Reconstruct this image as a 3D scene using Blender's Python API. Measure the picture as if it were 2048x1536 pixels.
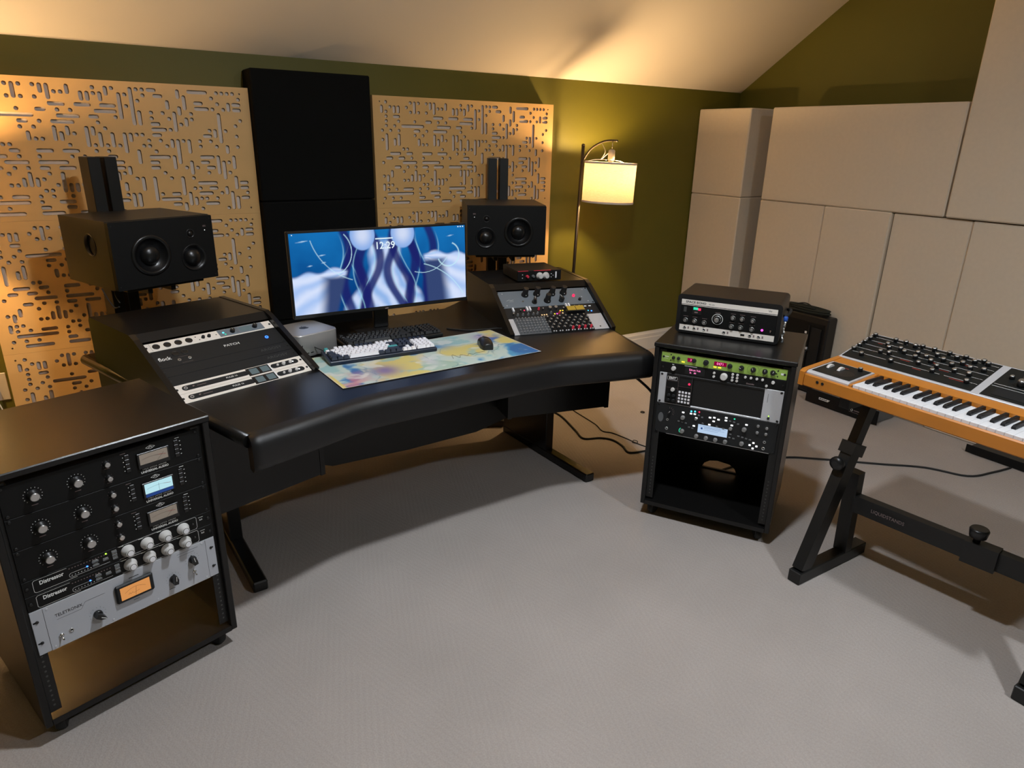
import bpy, math, random
from mathutils import Vector, Matrix, noise

# ------------------------------------------------------------------ camera, world, exposure
SC = bpy.context.scene
COL = SC.collection
PI = math.pi
for o in list(bpy.data.objects):
    bpy.data.objects.remove(o)

cam_d = bpy.data.cameras.new('camera')
cam_d.sensor_width = 36.0
cam_d.lens = 1355.63 / 2048 * 36.0
cam_d.clip_start = 0.02
cam_o = bpy.data.objects.new('camera', cam_d)
COL.objects.link(cam_o)
_yaw, _pitch, _roll = 0.5729, 0.3456, 0.0215
_fw = Vector((math.sin(_yaw) * math.cos(_pitch), math.cos(_yaw) * math.cos(_pitch), -math.sin(_pitch)))
_rt = Vector((math.cos(_yaw), -math.sin(_yaw), 0))
_up = _rt.cross(_fw)
_r2 = _rt * math.cos(_roll) + _up * math.sin(_roll)
_u2 = -_rt * math.sin(_roll) + _up * math.cos(_roll)
cam_o.matrix_world = Matrix(((_r2.x, _u2.x, -_fw.x, -0.5309), (_r2.y, _u2.y, -_fw.y, -3.7703),
                             (_r2.z, _u2.z, -_fw.z, 1.5589), (0, 0, 0, 1)))
SC.camera = cam_o

world = bpy.data.worlds.new('world')
SC.world = world
world.use_nodes = True
world.node_tree.nodes['Background'].inputs[0].default_value = (0.02, 0.02, 0.022, 1)
world.node_tree.nodes['Background'].inputs[1].default_value = 1.0

SC.view_settings.view_transform = 'Standard'
SC.view_settings.look = 'None'
SC.view_settings.gamma = 1.0
SC.view_settings.use_curve_mapping = False
SC.view_settings.exposure = 0.0

CEIL_W = 38.0            # each recessed ceiling light, radiant watts
LAMP_W = 42.0            # each floor lamp bulb
CEIL_COL = (0.96, 1.03, 1.10)
LAMP_COL = (1.0, 0.65, 0.30)
CEIL_POS = [(0.45, -2.58), (1.45, -4.30)]

# ------------------------------------------------------------------ helpers
def lin(h):
    h = h.lstrip('#')
    r = []
    for i in (0, 2, 4):
        c = int(h[i:i + 2], 16) / 255
        r.append(c / 12.92 if c <= 0.04045 else ((c + 0.055) / 1.055) ** 2.4)
    return tuple(r)

MATS = {}
def mat(name, col, rough=0.5, metal=0.0, var=0.08, scale=60.0, bump=0.0, bscale=None, spec=None, coat=0.0):
    """procedural principled material: colour with slight noise variation and fine relief"""
    if isinstance(col, str):
        col = lin(col)
    m = bpy.data.materials.new(name)
    m.use_nodes = True
    nt = m.node_tree
    b = nt.nodes['Principled BSDF']
    b.inputs['Roughness'].default_value = rough
    b.inputs['Metallic'].default_value = metal
    if spec is not None:
        b.inputs['Specular IOR Level'].default_value = spec
    if coat:
        b.inputs['Coat Weight'].default_value = coat
    tc = nt.nodes.new('ShaderNodeTexCoord')
    nz = nt.nodes.new('ShaderNodeTexNoise')
    nz.inputs['Scale'].default_value = scale
    nz.inputs['Detail'].default_value = 3
    nt.links.new(tc.outputs['Object'], nz.inputs['Vector'])
    mx = nt.nodes.new('ShaderNodeMix')
    mx.data_type = 'RGBA'
    mx.inputs['A'].default_value = (*[c * (1 - var) for c in col], 1)
    mx.inputs['B'].default_value = (*[min(1, c * (1 + var)) for c in col], 1)
    nt.links.new(nz.outputs['Fac'], mx.inputs['Factor'])
    nt.links.new(mx.outputs['Result'], b.inputs['Base Color'])
    if bump:
        n2 = nt.nodes.new('ShaderNodeTexNoise')
        n2.inputs['Scale'].default_value = bscale or scale * 4
        n2.inputs['Detail'].default_value = 4
        nt.links.new(tc.outputs['Object'], n2.inputs['Vector'])
        bp = nt.nodes.new('ShaderNodeBump')
        bp.inputs['Strength'].default_value = bump
        bp.inputs['Distance'].default_value = 0.002
        nt.links.new(n2.outputs['Fac'], bp.inputs['Height'])
        nt.links.new(bp.outputs['Normal'], b.inputs['Normal'])
    MATS[name] = m
    return m

def emit(name, col, strength):
    if isinstance(col, str):
        col = lin(col)
    m = bpy.data.materials.new(name)
    m.use_nodes = True
    nt = m.node_tree
    nt.nodes.remove(nt.nodes['Principled BSDF'])
    e = nt.nodes.new('ShaderNodeEmission')
    e.inputs[0].default_value = (*col, 1)
    e.inputs[1].default_value = strength
    nt.links.new(e.outputs[0], nt.nodes['Material Output'].inputs[0])
    MATS[name] = m
    return m

class G:
    """collects geometry for one mesh"""
    def __init__(s):
        s.v = []; s.f = []; s.sm = []
    def add(s, vs, fs, smooth=False):
        n = len(s.v)
        s.v += [tuple(p) for p in vs]
        for f in fs:
            s.f.append([i + n for i in f]); s.sm.append(smooth)
        return s
    def box(s, x0, x1, y0, y1, z0, z1, c=0.0):
        if c <= 0:
            vs = [(x, y, z) for x in (x0, x1) for y in (y0, y1) for z in (z0, z1)]
            return s.add(vs, [(0, 1, 3, 2), (4, 6, 7, 5), (0, 4, 5, 1), (2, 3, 7, 6), (0, 2, 6, 4), (1, 5, 7, 3)])
        c = min(c, (x1 - x0) * .45, (y1 - y0) * .45, (z1 - z0) * .45)
        cx, cy, cz = (x0 + x1) / 2, (y0 + y1) / 2, (z0 + z1) / 2
        hx, hy, hz = (x1 - x0) / 2, (y1 - y0) / 2, (z1 - z0) / 2
        vs = []; idx = {}
        for sx in (-1, 1):
            for sy in (-1, 1):
                for sz in (-1, 1):
                    for a in range(3):
                        d = [hx - c, hy - c, hz - c]
                        d[a] += c
                        idx[(sx, sy, sz, a)] = len(vs)
                        vs.append((cx + sx * d[0], cy + sy * d[1], cz + sz * d[2]))
        fs = []
        sg = ((-1, -1), (1, -1), (1, 1), (-1, 1))
        for q in (-1, 1):
            fx = [idx[(q, a, b, 0)] for a, b in sg]
            fy = [idx[(a, q, b, 1)] for a, b in sg]
            fz = [idx[(a, b, q, 2)] for a, b in sg]
            fs += [fx if q > 0 else fx[::-1], fy[::-1] if q > 0 else fy, fz if q > 0 else fz[::-1]]
        for a in (-1, 1):
            for b in (-1, 1):
                e = [idx[(-1, a, b, 1)], idx[(1, a, b, 1)], idx[(1, a, b, 2)], idx[(-1, a, b, 2)]]
                fs.append(e if a * b > 0 else e[::-1])
                e = [idx[(a, -1, b, 2)], idx[(a, 1, b, 2)], idx[(a, 1, b, 0)], idx[(a, -1, b, 0)]]
                fs.append(e if a * b > 0 else e[::-1])
                e = [idx[(a, b, -1, 0)], idx[(a, b, 1, 0)], idx[(a, b, 1, 1)], idx[(a, b, -1, 1)]]
                fs.append(e if a * b > 0 else e[::-1])
        for a in (-1, 1):
            for b in (-1, 1):
                for d in (-1, 1):
                    t = [idx[(a, b, d, k)] for k in range(3)]
                    fs.append(t if a * b * d > 0 else t[::-1])
        return s.add(vs, fs)
    def lathe(s, prof, n=24, axis='z', at=(0, 0, 0), smooth=True, cap0=True, cap1=True, arc=None):
        vs = []; fs = []
        for r, h in prof:
            for i in range(n):
                a = 2 * PI * i / n
                x, y = r * math.cos(a), r * math.sin(a)
                p = (x, y, h) if axis == 'z' else ((x, h, y) if axis == 'y' else (h, x, y))
                vs.append((p[0] + at[0], p[1] + at[1], p[2] + at[2]))
        fl = axis == 'y'
        for k in range(len(prof) - 1):
            for i in range(n):
                j = (i + 1) % n
                q = [k * n + i, k * n + j, (k + 1) * n + j, (k + 1) * n + i]
                fs.append(q[::-1] if fl else q)
        s.add(vs, fs, smooth)
        m = len(s.v) - len(vs)
        if cap0:
            f = [m + i for i in range(n)]
            s.f.append(f if fl else f[::-1]); s.sm.append(False)
        if cap1:
            f = [m + (len(prof) - 1) * n + i for i in range(n)]
            s.f.append(f[::-1] if fl else f); s.sm.append(False)
        return s
    def cyl(s, r, h0, h1, n=20, axis='z', at=(0, 0, 0)):
        return s.lathe([(r, h0), (r, h1)], n, axis, at)
    def prism(s, poly, h0, h1, axis='z', smooth=False):
        n = len(poly)
        def P(a, b, h):
            return (a, b, h) if axis == 'z' else ((h, a, b) if axis == 'x' else (a, h, b))
        vs = [P(a, b, h0) for a, b in poly] + [P(a, b, h1) for a, b in poly]
        fl = axis == 'y'
        b0 = list(range(n))[::-1]; t0 = list(range(n, 2 * n))
        fs = [b0[::-1] if fl else b0, t0[::-1] if fl else t0]
        s.add(vs, fs)
        m = len(s.v) - 2 * n
        for i in range(n):
            j = (i + 1) % n
            q = [m + i, m + j, m + n + j, m + n + i]
            s.f.append(q[::-1] if fl else q); s.sm.append(smooth)
        return s
    def tube(s, pts, r, n=8, sub=4, caps=True):
        P = [Vector(p) for p in pts]
        if sub > 1 and len(P) > 2:
            out = []
            for i in range(len(P) - 1):
                p0 = P[max(i - 1, 0)]; p1 = P[i]; p2 = P[i + 1]; p3 = P[min(i + 2, len(P) - 1)]
                for k in range(sub):
                    t = k / sub
                    out.append(0.5 * ((2 * p1) + (p2 - p0) * t + (2 * p0 - 5 * p1 + 4 * p2 - p3) * t * t + (3 * p1 - p0 - 3 * p2 + p3) * t ** 3))
            out.append(P[-1]); P = out
        vs = []; up = None
        for i, p in enumerate(P):
            d = (P[min(i + 1, len(P) - 1)] - P[max(i - 1, 0)]).normalized()
            if up is None:
                up = Vector((0, 0, 1)) if abs(d.z) < .9 else Vector((1, 0, 0))
            sd = d.cross(up).normalized(); up = sd.cross(d).normalized()
            rr = r(i / (len(P) - 1)) if callable(r) else r
            for k in range(n):
                a = 2 * PI * k / n
                vs.append(p + sd * (rr * math.cos(a)) + up * (rr * math.sin(a)))
        fs = []
        for i in range(len(P) - 1):
            for k in range(n):
                j = (k + 1) % n
                fs.append((i * n + k, i * n + j, (i + 1) * n + j, (i + 1) * n + k))
        s.add(vs, fs, True)
        if caps:
            m = len(s.v) - len(vs)
            s.f.append([m + k for k in range(n)][::-1]); s.sm.append(False)
            s.f.append([m + (len(P) - 1) * n + k for k in range(n)]); s.sm.append(False)
        return s
    def bar(s, p0, p1, w, d, side=(0, 1, 0)):
        """rectangular bar between two points: d wide along 'side', w wide across"""
        p0 = Vector(p0); p1 = Vector(p1)
        ax = (p1 - p0).normalized(); sd = Vector(side); sd = (sd - ax * sd.dot(ax)).normalized(); cr = ax.cross(sd)
        vs = []
        for p in (p0, p1):
            for a, b in ((-1, -1), (1, -1), (1, 1), (-1, 1)):
                vs.append(p + cr * (a * w / 2) + sd * (b * d / 2))
        return s.add(vs, [(0, 3, 2, 1), (4, 5, 6, 7), (0, 1, 5, 4), (1, 2, 6, 5), (2, 3, 7, 6), (3, 0, 4, 7)])
    def sphere(s, r, at=(0, 0, 0), n=16, m=10, sc=(1, 1, 1)):
        vs = []; fs = []
        for j in range(m + 1):
            t = PI * j / m
            for i in range(n):
                a = 2 * PI * i / n
                vs.append((at[0] + sc[0] * r * math.sin(t) * math.cos(a), at[1] + sc[1] * r * math.sin(t) * math.sin(a), at[2] + sc[2] * r * math.cos(t)))
        for j in range(m):
            for i in range(n):
                k = (i + 1) % n
                fs.append((j * n + i, (j + 1) * n + i, (j + 1) * n + k, j * n + k))
        return s.add(vs, fs, True)
    def mesh(s, name, m):
        me = bpy.data.meshes.new(name)
        me.from_pydata(s.v, [], s.f)
        me.polygons.foreach_set('use_smooth', s.sm)
        if m is not None:
            me.materials.append(MATS[m] if isinstance(m, str) else m)
        me.update()
        return me

def link(name, data, parent=None, loc=(0, 0, 0), rot=(0, 0, 0)):
    o = bpy.data.objects.new(name, data)
    COL.objects.link(o)
    o.location = loc; o.rotation_euler = rot
    if parent is not None:
        o.parent = parent
    return o
def put(name, g, m, parent=None, loc=(0, 0, 0), rot=(0, 0, 0)):
    return link(name, g.mesh(name, m), parent, loc, rot)
def tag(o, label, cat, group=None):
    o['label'] = label; o['category'] = cat
    if group:
        o['group'] = group
    return o
def thing(name, label, cat, loc=(0, 0, 0), rot=(0, 0, 0), group=None):
    return tag(link(name, None, None, loc, rot), label, cat, group)
def struct(o, label=None):
    o['kind'] = 'structure'
    if label:
        o['label'] = label
    return o
CACHE = {}
def cached(key, fn, m):
    k = (key, m)
    if k not in CACHE:
        CACHE[k] = fn().mesh(str(key if isinstance(key, str) else key[0]), m)
    return CACHE[k]
def part(name, key, fn, m, parent, loc=(0, 0, 0), rot=(0, 0, 0)):
    return link(name, cached(key, fn, m), parent, loc, rot)

def text(s, size, m, parent, loc, rot=(PI / 2, 0, 0), align='CENTER', name='lettering', sx=1.0, shear=0.0, ext=0.0002, bold=0.0):
    k = ('text', s, size, align, sx, shear, bold, m)
    if k not in CACHE:
        c = bpy.data.curves.new('lettering', 'FONT')
        c.body = s; c.size = size; c.align_x = align; c.align_y = 'CENTER'; c.extrude = ext; c.resolution_u = 2
        c.shear = shear; c.offset = bold
        t = bpy.data.objects.new('tmp', c); COL.objects.link(t)
        dg = bpy.context.evaluated_depsgraph_get()
        me = bpy.data.meshes.new_from_object(t.evaluated_get(dg))
        bpy.data.objects.remove(t)
        if sx != 1.0:
            for v in me.vertices:
                v.co.x *= sx
        me.materials.clear(); me.materials.append(MATS[m])
        me.name = 'lettering'
        CACHE[k] = me
    return link(name, CACHE[k], parent, loc, rot)

def plate(outline, holes, th, m, name='plate'):
    """flat plate in the XZ plane (front at y=0, back at y=th) with real holes"""
    c = bpy.data.curves.new(name, 'CURVE')
    c.dimensions = '2D'; c.fill_mode = 'BOTH'; c.extrude = th / 2
    for poly in [outline] + holes:
        sp = c.splines.new('POLY')
        sp.points.add(len(poly) - 1)
        for p, (x, y) in zip(sp.points, poly):
            p.co = (x, y, 0, 1)
        sp.use_cyclic_u = True
    t = bpy.data.objects.new('tmp', c); COL.objects.link(t)
    dg = bpy.context.evaluated_depsgraph_get()
    me = bpy.data.meshes.new_from_object(t.evaluated_get(dg))
    bpy.data.objects.remove(t)
    me.transform(Matrix.Translation((0, th / 2, 0)) @ Matrix.Rotation(PI / 2, 4, 'X'))
    me.materials.clear(); me.materials.append(MATS[m])
    for p in me.polygons:
        p.use_smooth = False
    me.name = name
    return me
def circle(cx, cy, r, n=24):
    return [(cx + r * math.cos(2 * PI * i / n), cy + r * math.sin(2 * PI * i / n)) for i in range(n)]
def capsule(x0, y0, x1, y1, r, n=6):
    a = math.atan2(y1 - y0, x1 - x0)
    p = [(x1 + r * math.cos(a - PI / 2 + PI * i / n), y1 + r * math.sin(a - PI / 2 + PI * i / n)) for i in range(n + 1)]
    return p + [(x0 + r * math.cos(a + PI / 2 + PI * i / n), y0 + r * math.sin(a + PI / 2 + PI * i / n)) for i in range(n + 1)]
def rrect(x0, x1, y0, y1, r, n=5):
    p = []
    for cx, cy, a0 in ((x1 - r, y0 + r, -PI / 2), (x1 - r, y1 - r, 0), (x0 + r, y1 - r, PI / 2), (x0 + r, y0 + r, PI)):
        p += [(cx + r * math.cos(a0 + PI / 2 * i / n), cy + r * math.sin(a0 + PI / 2 * i / n)) for i in range(n + 1)]
    return p

# ------------------------------------------------------------------ materials
mat('olive_paint', (0.108, 0.098, 0.005), 0.6, var=0.05, scale=3, bump=0.12, bscale=300)
mat('ceiling_paint', (0.76, 0.69, 0.60), 0.75, var=0.03, scale=2, bump=0.1, bscale=200)
mat('trim_white', (0.72, 0.69, 0.64), 0.4, var=0.02)
mat('black_laminate', (0.0065, 0.0062, 0.006), 0.28, spec=0.42, var=0.15, scale=25, bump=0.08, bscale=700)
mat('black_satin', (0.008, 0.0078, 0.0075), 0.42, var=0.15, scale=40)
mat('black_leather', (0.007, 0.007, 0.0075), 0.42, var=0.2, scale=30, bump=0.25, bscale=900)
mat('black_metal', (0.008, 0.008, 0.008), 0.45, 0.1, var=0.1)
mat('black_paint', (0.005, 0.005, 0.005), 0.55, var=0.1, spec=0.25)
mat('black_fabric', (0.006, 0.0062, 0.006), 0.95, var=0.2, scale=300, bump=0.3, bscale=1500, spec=0.1)
mat('black_plastic', (0.010, 0.010, 0.0105), 0.35, var=0.1)
mat('black_rubber', (0.012, 0.012, 0.012), 0.7, var=0.1)
mat('cone_black', (0.008, 0.008, 0.0085), 0.30, var=0.1)
mat('void_black', (0.003, 0.003, 0.003), 0.8, var=0.1)
mat('panel_wood', (0.70, 0.42, 0.155), 0.5, var=0.07, scale=6, bump=0.05)
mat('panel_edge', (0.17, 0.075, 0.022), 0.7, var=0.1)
mat('panel_felt', (0.74, 0.62, 0.52), 0.95, var=0.06, scale=90, bump=0.25, bscale=800, spec=0.1)
mat('cream_fabric', (0.70, 0.60, 0.475), 0.95, var=0.045, scale=45, bump=0.3, bscale=1400, spec=0.1)
mat('silver', (0.62, 0.63, 0.66), 0.42, 0.35, var=0.04, scale=150)
mat('brushed', (0.62, 0.62, 0.62), 0.3, 0.9, var=0.1, scale=200)
mat('chrome', (0.75, 0.75, 0.75), 0.15, 1.0, var=0.02)
mat('grey_panel', (0.47, 0.48, 0.52), 0.45, 0.0, var=0.03, scale=20)
mat('white_panel', (0.80, 0.74, 0.67), 0.45, 0.0, var=0.03)
mat('slate_panel', (0.15, 0.18, 0.21), 0.42, 0.0, var=0.06, scale=20)
mat('dark_grey', (0.014, 0.015, 0.016), 0.5, 0.0, var=0.06, spec=0.3)
mat('mid_grey', (0.12, 0.125, 0.13), 0.45, 0.1, var=0.05)
mat('knob_grey', (0.24, 0.235, 0.23), 0.45, 0.2, var=0.05)
mat('white_plastic', (0.84, 0.83, 0.86), 0.4, var=0.03)
mat('frost_plastic', (0.62, 0.60, 0.58), 0.3, var=0.06)
mat('white_print', (0.80, 0.80, 0.78), 0.5, var=0.02)
mat('grey_print', (0.22, 0.16, 0.155), 0.5, var=0.02)
mat('faint_print', (0.055, 0.055, 0.053), 0.5, var=0.02)
mat('dark_print', (0.03, 0.03, 0.032), 0.5, var=0.02)
mat('red_print', (0.35, 0.03, 0.02), 0.5, var=0.02)
mat('green_panel', (0.30, 0.46, 0.09), 0.40, 0.1, var=0.12, scale=8)
mat('navy_plastic', (0.010, 0.016, 0.035), 0.4, var=0.1)
mat('teal_plastic', (0.05, 0.33, 0.33), 0.4, var=0.05)
mat('synth_wood', (0.52, 0.185, 0.022), 0.35, var=0.18, scale=7, coat=0.3)
mat('key_white', (0.78, 0.78, 0.80), 0.25, var=0.02)
mat('key_black', (0.006, 0.006, 0.007), 0.4, var=0.05, spec=0.3)
mat('synth_panel', (0.010, 0.012, 0.012), 0.4, var=0.12, scale=12, spec=0.3)
mat('mac_silver', (0.46, 0.45, 0.44), 0.42, 0.7, var=0.02)
mat('red_cap', (0.55, 0.03, 0.06), 0.4, var=0.05)
mat('dull_blue', (0.02, 0.09, 0.42), 0.4, var=0.05)
mat('bag_green', (0.022, 0.024, 0.016), 0.85, var=0.3, scale=40, bump=0.4, bscale=200)
mat('brass_dark', (0.035, 0.026, 0.017), 0.4, 0.4, var=0.1)
mat('socket_grey', (0.30, 0.28, 0.25), 0.5, var=0.05)
mat('outlet_white', (0.60, 0.55, 0.48), 0.45, var=0.02)
mat('meter_cream', (0.40, 0.33, 0.27), 0.5, var=0.05)
emit('meter_blue', (0.50, 0.80, 0.88), 0.95)
emit('meter_orange', (0.85, 0.36, 0.11), 0.75)
emit('led_blue', (0.02, 0.10, 1.0), 9.0)
emit('led_cyan', (0.05, 0.55, 0.9), 4.0)
emit('led_green', (0.35, 0.9, 0.05), 3.0)
emit('led_mint', (0.04, 0.70, 0.40), 1.1)
emit('led_white', (0.95, 0.98, 1.0), 1.6)
emit('led_yellow', (1.0, 0.72, 0.05), 1.6)
emit('led_red', (0.9, 0.03, 0.10), 1.6)
emit('led_pink', (0.85, 0.08, 0.62), 2.4)
emit('display_pink', (1.0, 0.25, 0.55), 1.6)
emit('display_red', (0.30, 0.0, 0.05), 0.8)
emit('display_white', (0.55, 0.72, 0.95), 0.85)
emit('display_teal', (0.13, 0.17, 0.18), 0.9)
emit('screen_text', (0.75, 0.88, 0.95), 1.0)
emit('led_amber', (1.0, 0.62, 0.30), 1.3)

def wood_floor_mat():
    m = bpy.data.materials.new('carpet')
    m.use_nodes = True
    nt = m.node_tree; b = nt.nodes['Principled BSDF']
    b.inputs['Roughness'].default_value = 0.97
    b.inputs['Specular IOR Level'].default_value = 0.08
    tc = nt.nodes.new('ShaderNodeTexCoord')
    n1 = nt.nodes.new('ShaderNodeTexNoise'); n1.inputs['Scale'].default_value = 190; n1.inputs['Detail'].default_value = 4
    n2 = nt.nodes.new('ShaderNodeTexNoise'); n2.inputs['Scale'].default_value = 2.2; n2.inputs['Detail'].default_value = 3
    # woven diagonal ribs, the direction flipping in zigzag bands
    sp = nt.nodes.new('ShaderNodeSeparateXYZ')
    nt.links.new(tc.outputs['Object'], sp.inputs[0])
    tri = nt.nodes.new('ShaderNodeMath'); tri.operation = 'PINGPONG'; tri.inputs[1].default_value = 0.16
    nt.links.new(sp.outputs['X'], tri.inputs[0])
    ad = nt.nodes.new('ShaderNodeMath'); ad.operation = 'ADD'
    m2 = nt.nodes.new('ShaderNodeMath'); m2.operation = 'MULTIPLY'; m2.inputs[1].default_value = 0.35
    nt.links.new(sp.outputs['Y'], m2.inputs[0])
    nt.links.new(tri.outputs[0], ad.inputs[0]); nt.links.new(m2.outputs[0], ad.inputs[1])
    m3 = nt.nodes.new('ShaderNodeMath'); m3.operation = 'MULTIPLY'; m3.inputs[1].default_value = 330.0
    nt.links.new(ad.outputs[0], m3.inputs[0])
    sn = nt.nodes.new('ShaderNodeMath'); sn.operation = 'SINE'
    nt.links.new(m3.outputs[0], sn.inputs[0])
    nt.links.new(tc.outputs['Object'], n1.inputs['Vector']); nt.links.new(tc.outputs['Object'], n2.inputs['Vector'])
    r1 = nt.nodes.new('ShaderNodeMix'); r1.data_type = 'RGBA'
    r1.inputs['A'].default_value = (0.35, 0.308, 0.28, 1); r1.inputs['B'].default_value = (0.48, 0.43, 0.40, 1)
    nt.links.new(n1.outputs['Fac'], r1.inputs['Factor'])
    r2 = nt.nodes.new('ShaderNodeMix'); r2.data_type = 'RGBA'; r2.blend_type = 'MULTIPLY'; r2.inputs['Factor'].default_value = 0.35
    nt.links.new(r1.outputs['Result'], r2.inputs['A'])
    nt.links.new(n2.outputs['Color'], r2.inputs['B'])
    cr = nt.nodes.new('ShaderNodeMapRange'); cr.inputs['To Min'].default_value = 0.80; cr.inputs['To Max'].default_value = 1.08
    nt.links.new(n2.outputs['Fac'], cr.inputs['Value'])
    rib = nt.nodes.new('ShaderNodeMapRange'); rib.inputs['From Min'].default_value = -1; rib.inputs['To Min'].default_value = 0.982; rib.inputs['To Max'].default_value = 1.012
    nt.links.new(sn.outputs[0], rib.inputs['Value'])
    mu = nt.nodes.new('ShaderNodeMath'); mu.operation = 'MULTIPLY'
    nt.links.new(cr.outputs[0], mu.inputs[0]); nt.links.new(rib.outputs[0], mu.inputs[1])
    vm = nt.nodes.new('ShaderNodeVectorMath'); vm.operation = 'SCALE'
    nt.links.new(r1.outputs['Result'], vm.inputs[0]); nt.links.new(mu.outputs[0], vm.inputs['Scale'])
    nt.links.new(vm.outputs[0], b.inputs['Base Color'])
    ad2 = nt.nodes.new('ShaderNodeMath'); ad2.operation = 'MULTIPLY_ADD'; ad2.inputs[1].default_value = 0.07
    nt.links.new(sn.outputs[0], ad2.inputs[0]); nt.links.new(n1.outputs['Fac'], ad2.inputs[2])
    bp = nt.nodes.new('ShaderNodeBump'); bp.inputs['Strength'].default_value = 0.6; bp.inputs['Distance'].default_value = 0.004
    nt.links.new(ad2.outputs[0], bp.inputs['Height']); nt.links.new(bp.outputs['Normal'], b.inputs['Normal'])
    nt.nodes.remove(r2)
    MATS['carpet'] = m
wood_floor_mat()

def shade_mat():
    m = bpy.data.materials.new('linen_shade'); m.use_nodes = True
    nt = m.node_tree; nt.nodes.remove(nt.nodes['Principled BSDF'])
    tc = nt.nodes.new('ShaderNodeTexCoord')
    mp = nt.nodes.new('ShaderNodeMapping'); mp.inputs['Scale'].default_value = (60, 60, 420)
    n1 = nt.nodes.new('ShaderNodeTexNoise'); n1.inputs['Scale'].default_value = 1.0; n1.inputs['Detail'].default_value = 4
    nt.links.new(tc.outputs['Object'], mp.inputs[0]); nt.links.new(mp.outputs[0], n1.inputs['Vector'])
    mx = nt.nodes.new('ShaderNodeMix'); mx.data_type = 'RGBA'
    mx.inputs['A'].default_value = (0.40, 0.32, 0.20, 1); mx.inputs['B'].default_value = (0.62, 0.54, 0.40, 1)
    nt.links.new(n1.outputs['Fac'], mx.inputs['Factor'])
    t = nt.nodes.new('ShaderNodeBsdfTranslucent'); d = nt.nodes.new('ShaderNodeBsdfDiffuse')
    sc_ = nt.nodes.new('ShaderNodeVectorMath'); sc_.operation = 'SCALE'; sc_.inputs['Scale'].default_value = 0.42
    nt.links.new(mx.outputs['Result'], sc_.inputs[0]); nt.links.new(sc_.outputs[0], t.inputs[0]); nt.links.new(mx.outputs['Result'], d.inputs[0])
    ms = nt.nodes.new('ShaderNodeMixShader'); ms.inputs[0].default_value = 0.62
    nt.links.new(t.outputs[0], ms.inputs[1]); nt.links.new(d.outputs[0], ms.inputs[2])
    nt.links.new(ms.outputs[0], nt.nodes['Material Output'].inputs[0])
    MATS['linen_shade'] = m
shade_mat()

def attr_mat(name, emission):
    m = bpy.data.materials.new(name); m.use_nodes = True
    nt = m.node_tree; b = nt.nodes['Principled BSDF']
    a = nt.nodes.new('ShaderNodeVertexColor'); a.layer_name = 'print'
    if emission:
        nt.nodes.remove(b)
        e = nt.nodes.new('ShaderNodeEmission'); e.inputs[1].default_value = emission
        nt.links.new(a.outputs[0], e.inputs[0]); nt.links.new(e.outputs[0], nt.nodes['Material Output'].inputs[0])
    else:
        b.inputs['Roughness'].default_value = 0.8
        nt.links.new(a.outputs[0], b.inputs['Base Color'])
    MATS[name] = m
attr_mat('screen_print', 1.0)
attr_mat('mat_print', 0)
def printed_grid(w, h, nx, ny, fn, m, name):
    """flat grid in XZ (x 0..w, z 0..h) carrying a procedural print as vertex colour"""
    me = bpy.data.meshes.new(name)
    vs = [(w * i / nx, 0, h * j / ny) for j in range(ny + 1) for i in range(nx + 1)]
    fs = [(j * (nx + 1) + i, j * (nx + 1) + i + 1, (j + 1) * (nx + 1) + i + 1, (j + 1) * (nx + 1) + i) for j in range(ny) for i in range(nx)]
    me.from_pydata(vs, [], fs)
    ca = me.color_attributes.new('print', 'FLOAT_COLOR', 'POINT')
    buf = []
    for j in range(ny + 1):
        for i in range(nx + 1):
            buf += [*fn(i / nx, j / ny), 1.0]
    ca.data.foreach_set('color', buf)
    me.materials.append(MATS[m])
    return me

# ------------------------------------------------------------------ the room
WY, XR, XL, YB = 0.047, 3.956, -2.7, -5.8       # front wall, right wall, left wall, back wall
ZW, SLOPE, ZC = 1.931, 0.665, 2.75               # eaves height on the front wall, roof slope, flat ceiling
YK = WY - (ZC - ZW) / SLOPE                      # where slope meets flat ceiling
struct(put('floor', G().box(XL - .1, XR + .1, YB - .1, WY + .1, -0.1, 0.0), 'carpet'))
struct(put('wall_front', G().box(XL - .1, XR + .1, WY, WY + .1, 0, ZW + .06), 'olive_paint'))
struct(put('wall_right', G().prism([(WY, 0), (WY, ZW), (YK, ZC), (YB, ZC), (YB, 0)], XR, XR + .1, 'x'), 'olive_paint'))
struct(put('wall_left', G().prism([(WY, 0), (WY, ZW), (YK, ZC), (YB, ZC), (YB, 0)], XL - .1, XL, 'x'), 'olive_paint'))
struct(put('wall_back', G().box(XL - .1, XR + .1, YB - .1, YB, 0, ZC), 'olive_paint'))
struct(put('ceiling', G().prism([(WY, ZW), (YK, ZC), (YB, ZC), (YB, ZC + .1), (YK - .04, ZC + .1), (WY, ZW + .12)], XL, XR, 'x'), 'ceiling_paint'))
bb = [(0, 0), (-.016, 0), (-.016, .098), (-.013, .105), (-.013, .128), (-.006, .14), (-.004, .15), (0, .15)]
struct(put('baseboard_front', G().prism([(WY + a, b) for a, b in bb], XL, XR, 'x'), 'trim_white'))
struct(put('baseboard_right', G().prism([(XR + a, b) for a, b in bb][::-1], YB, WY, 'y'), 'trim_white'))

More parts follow.
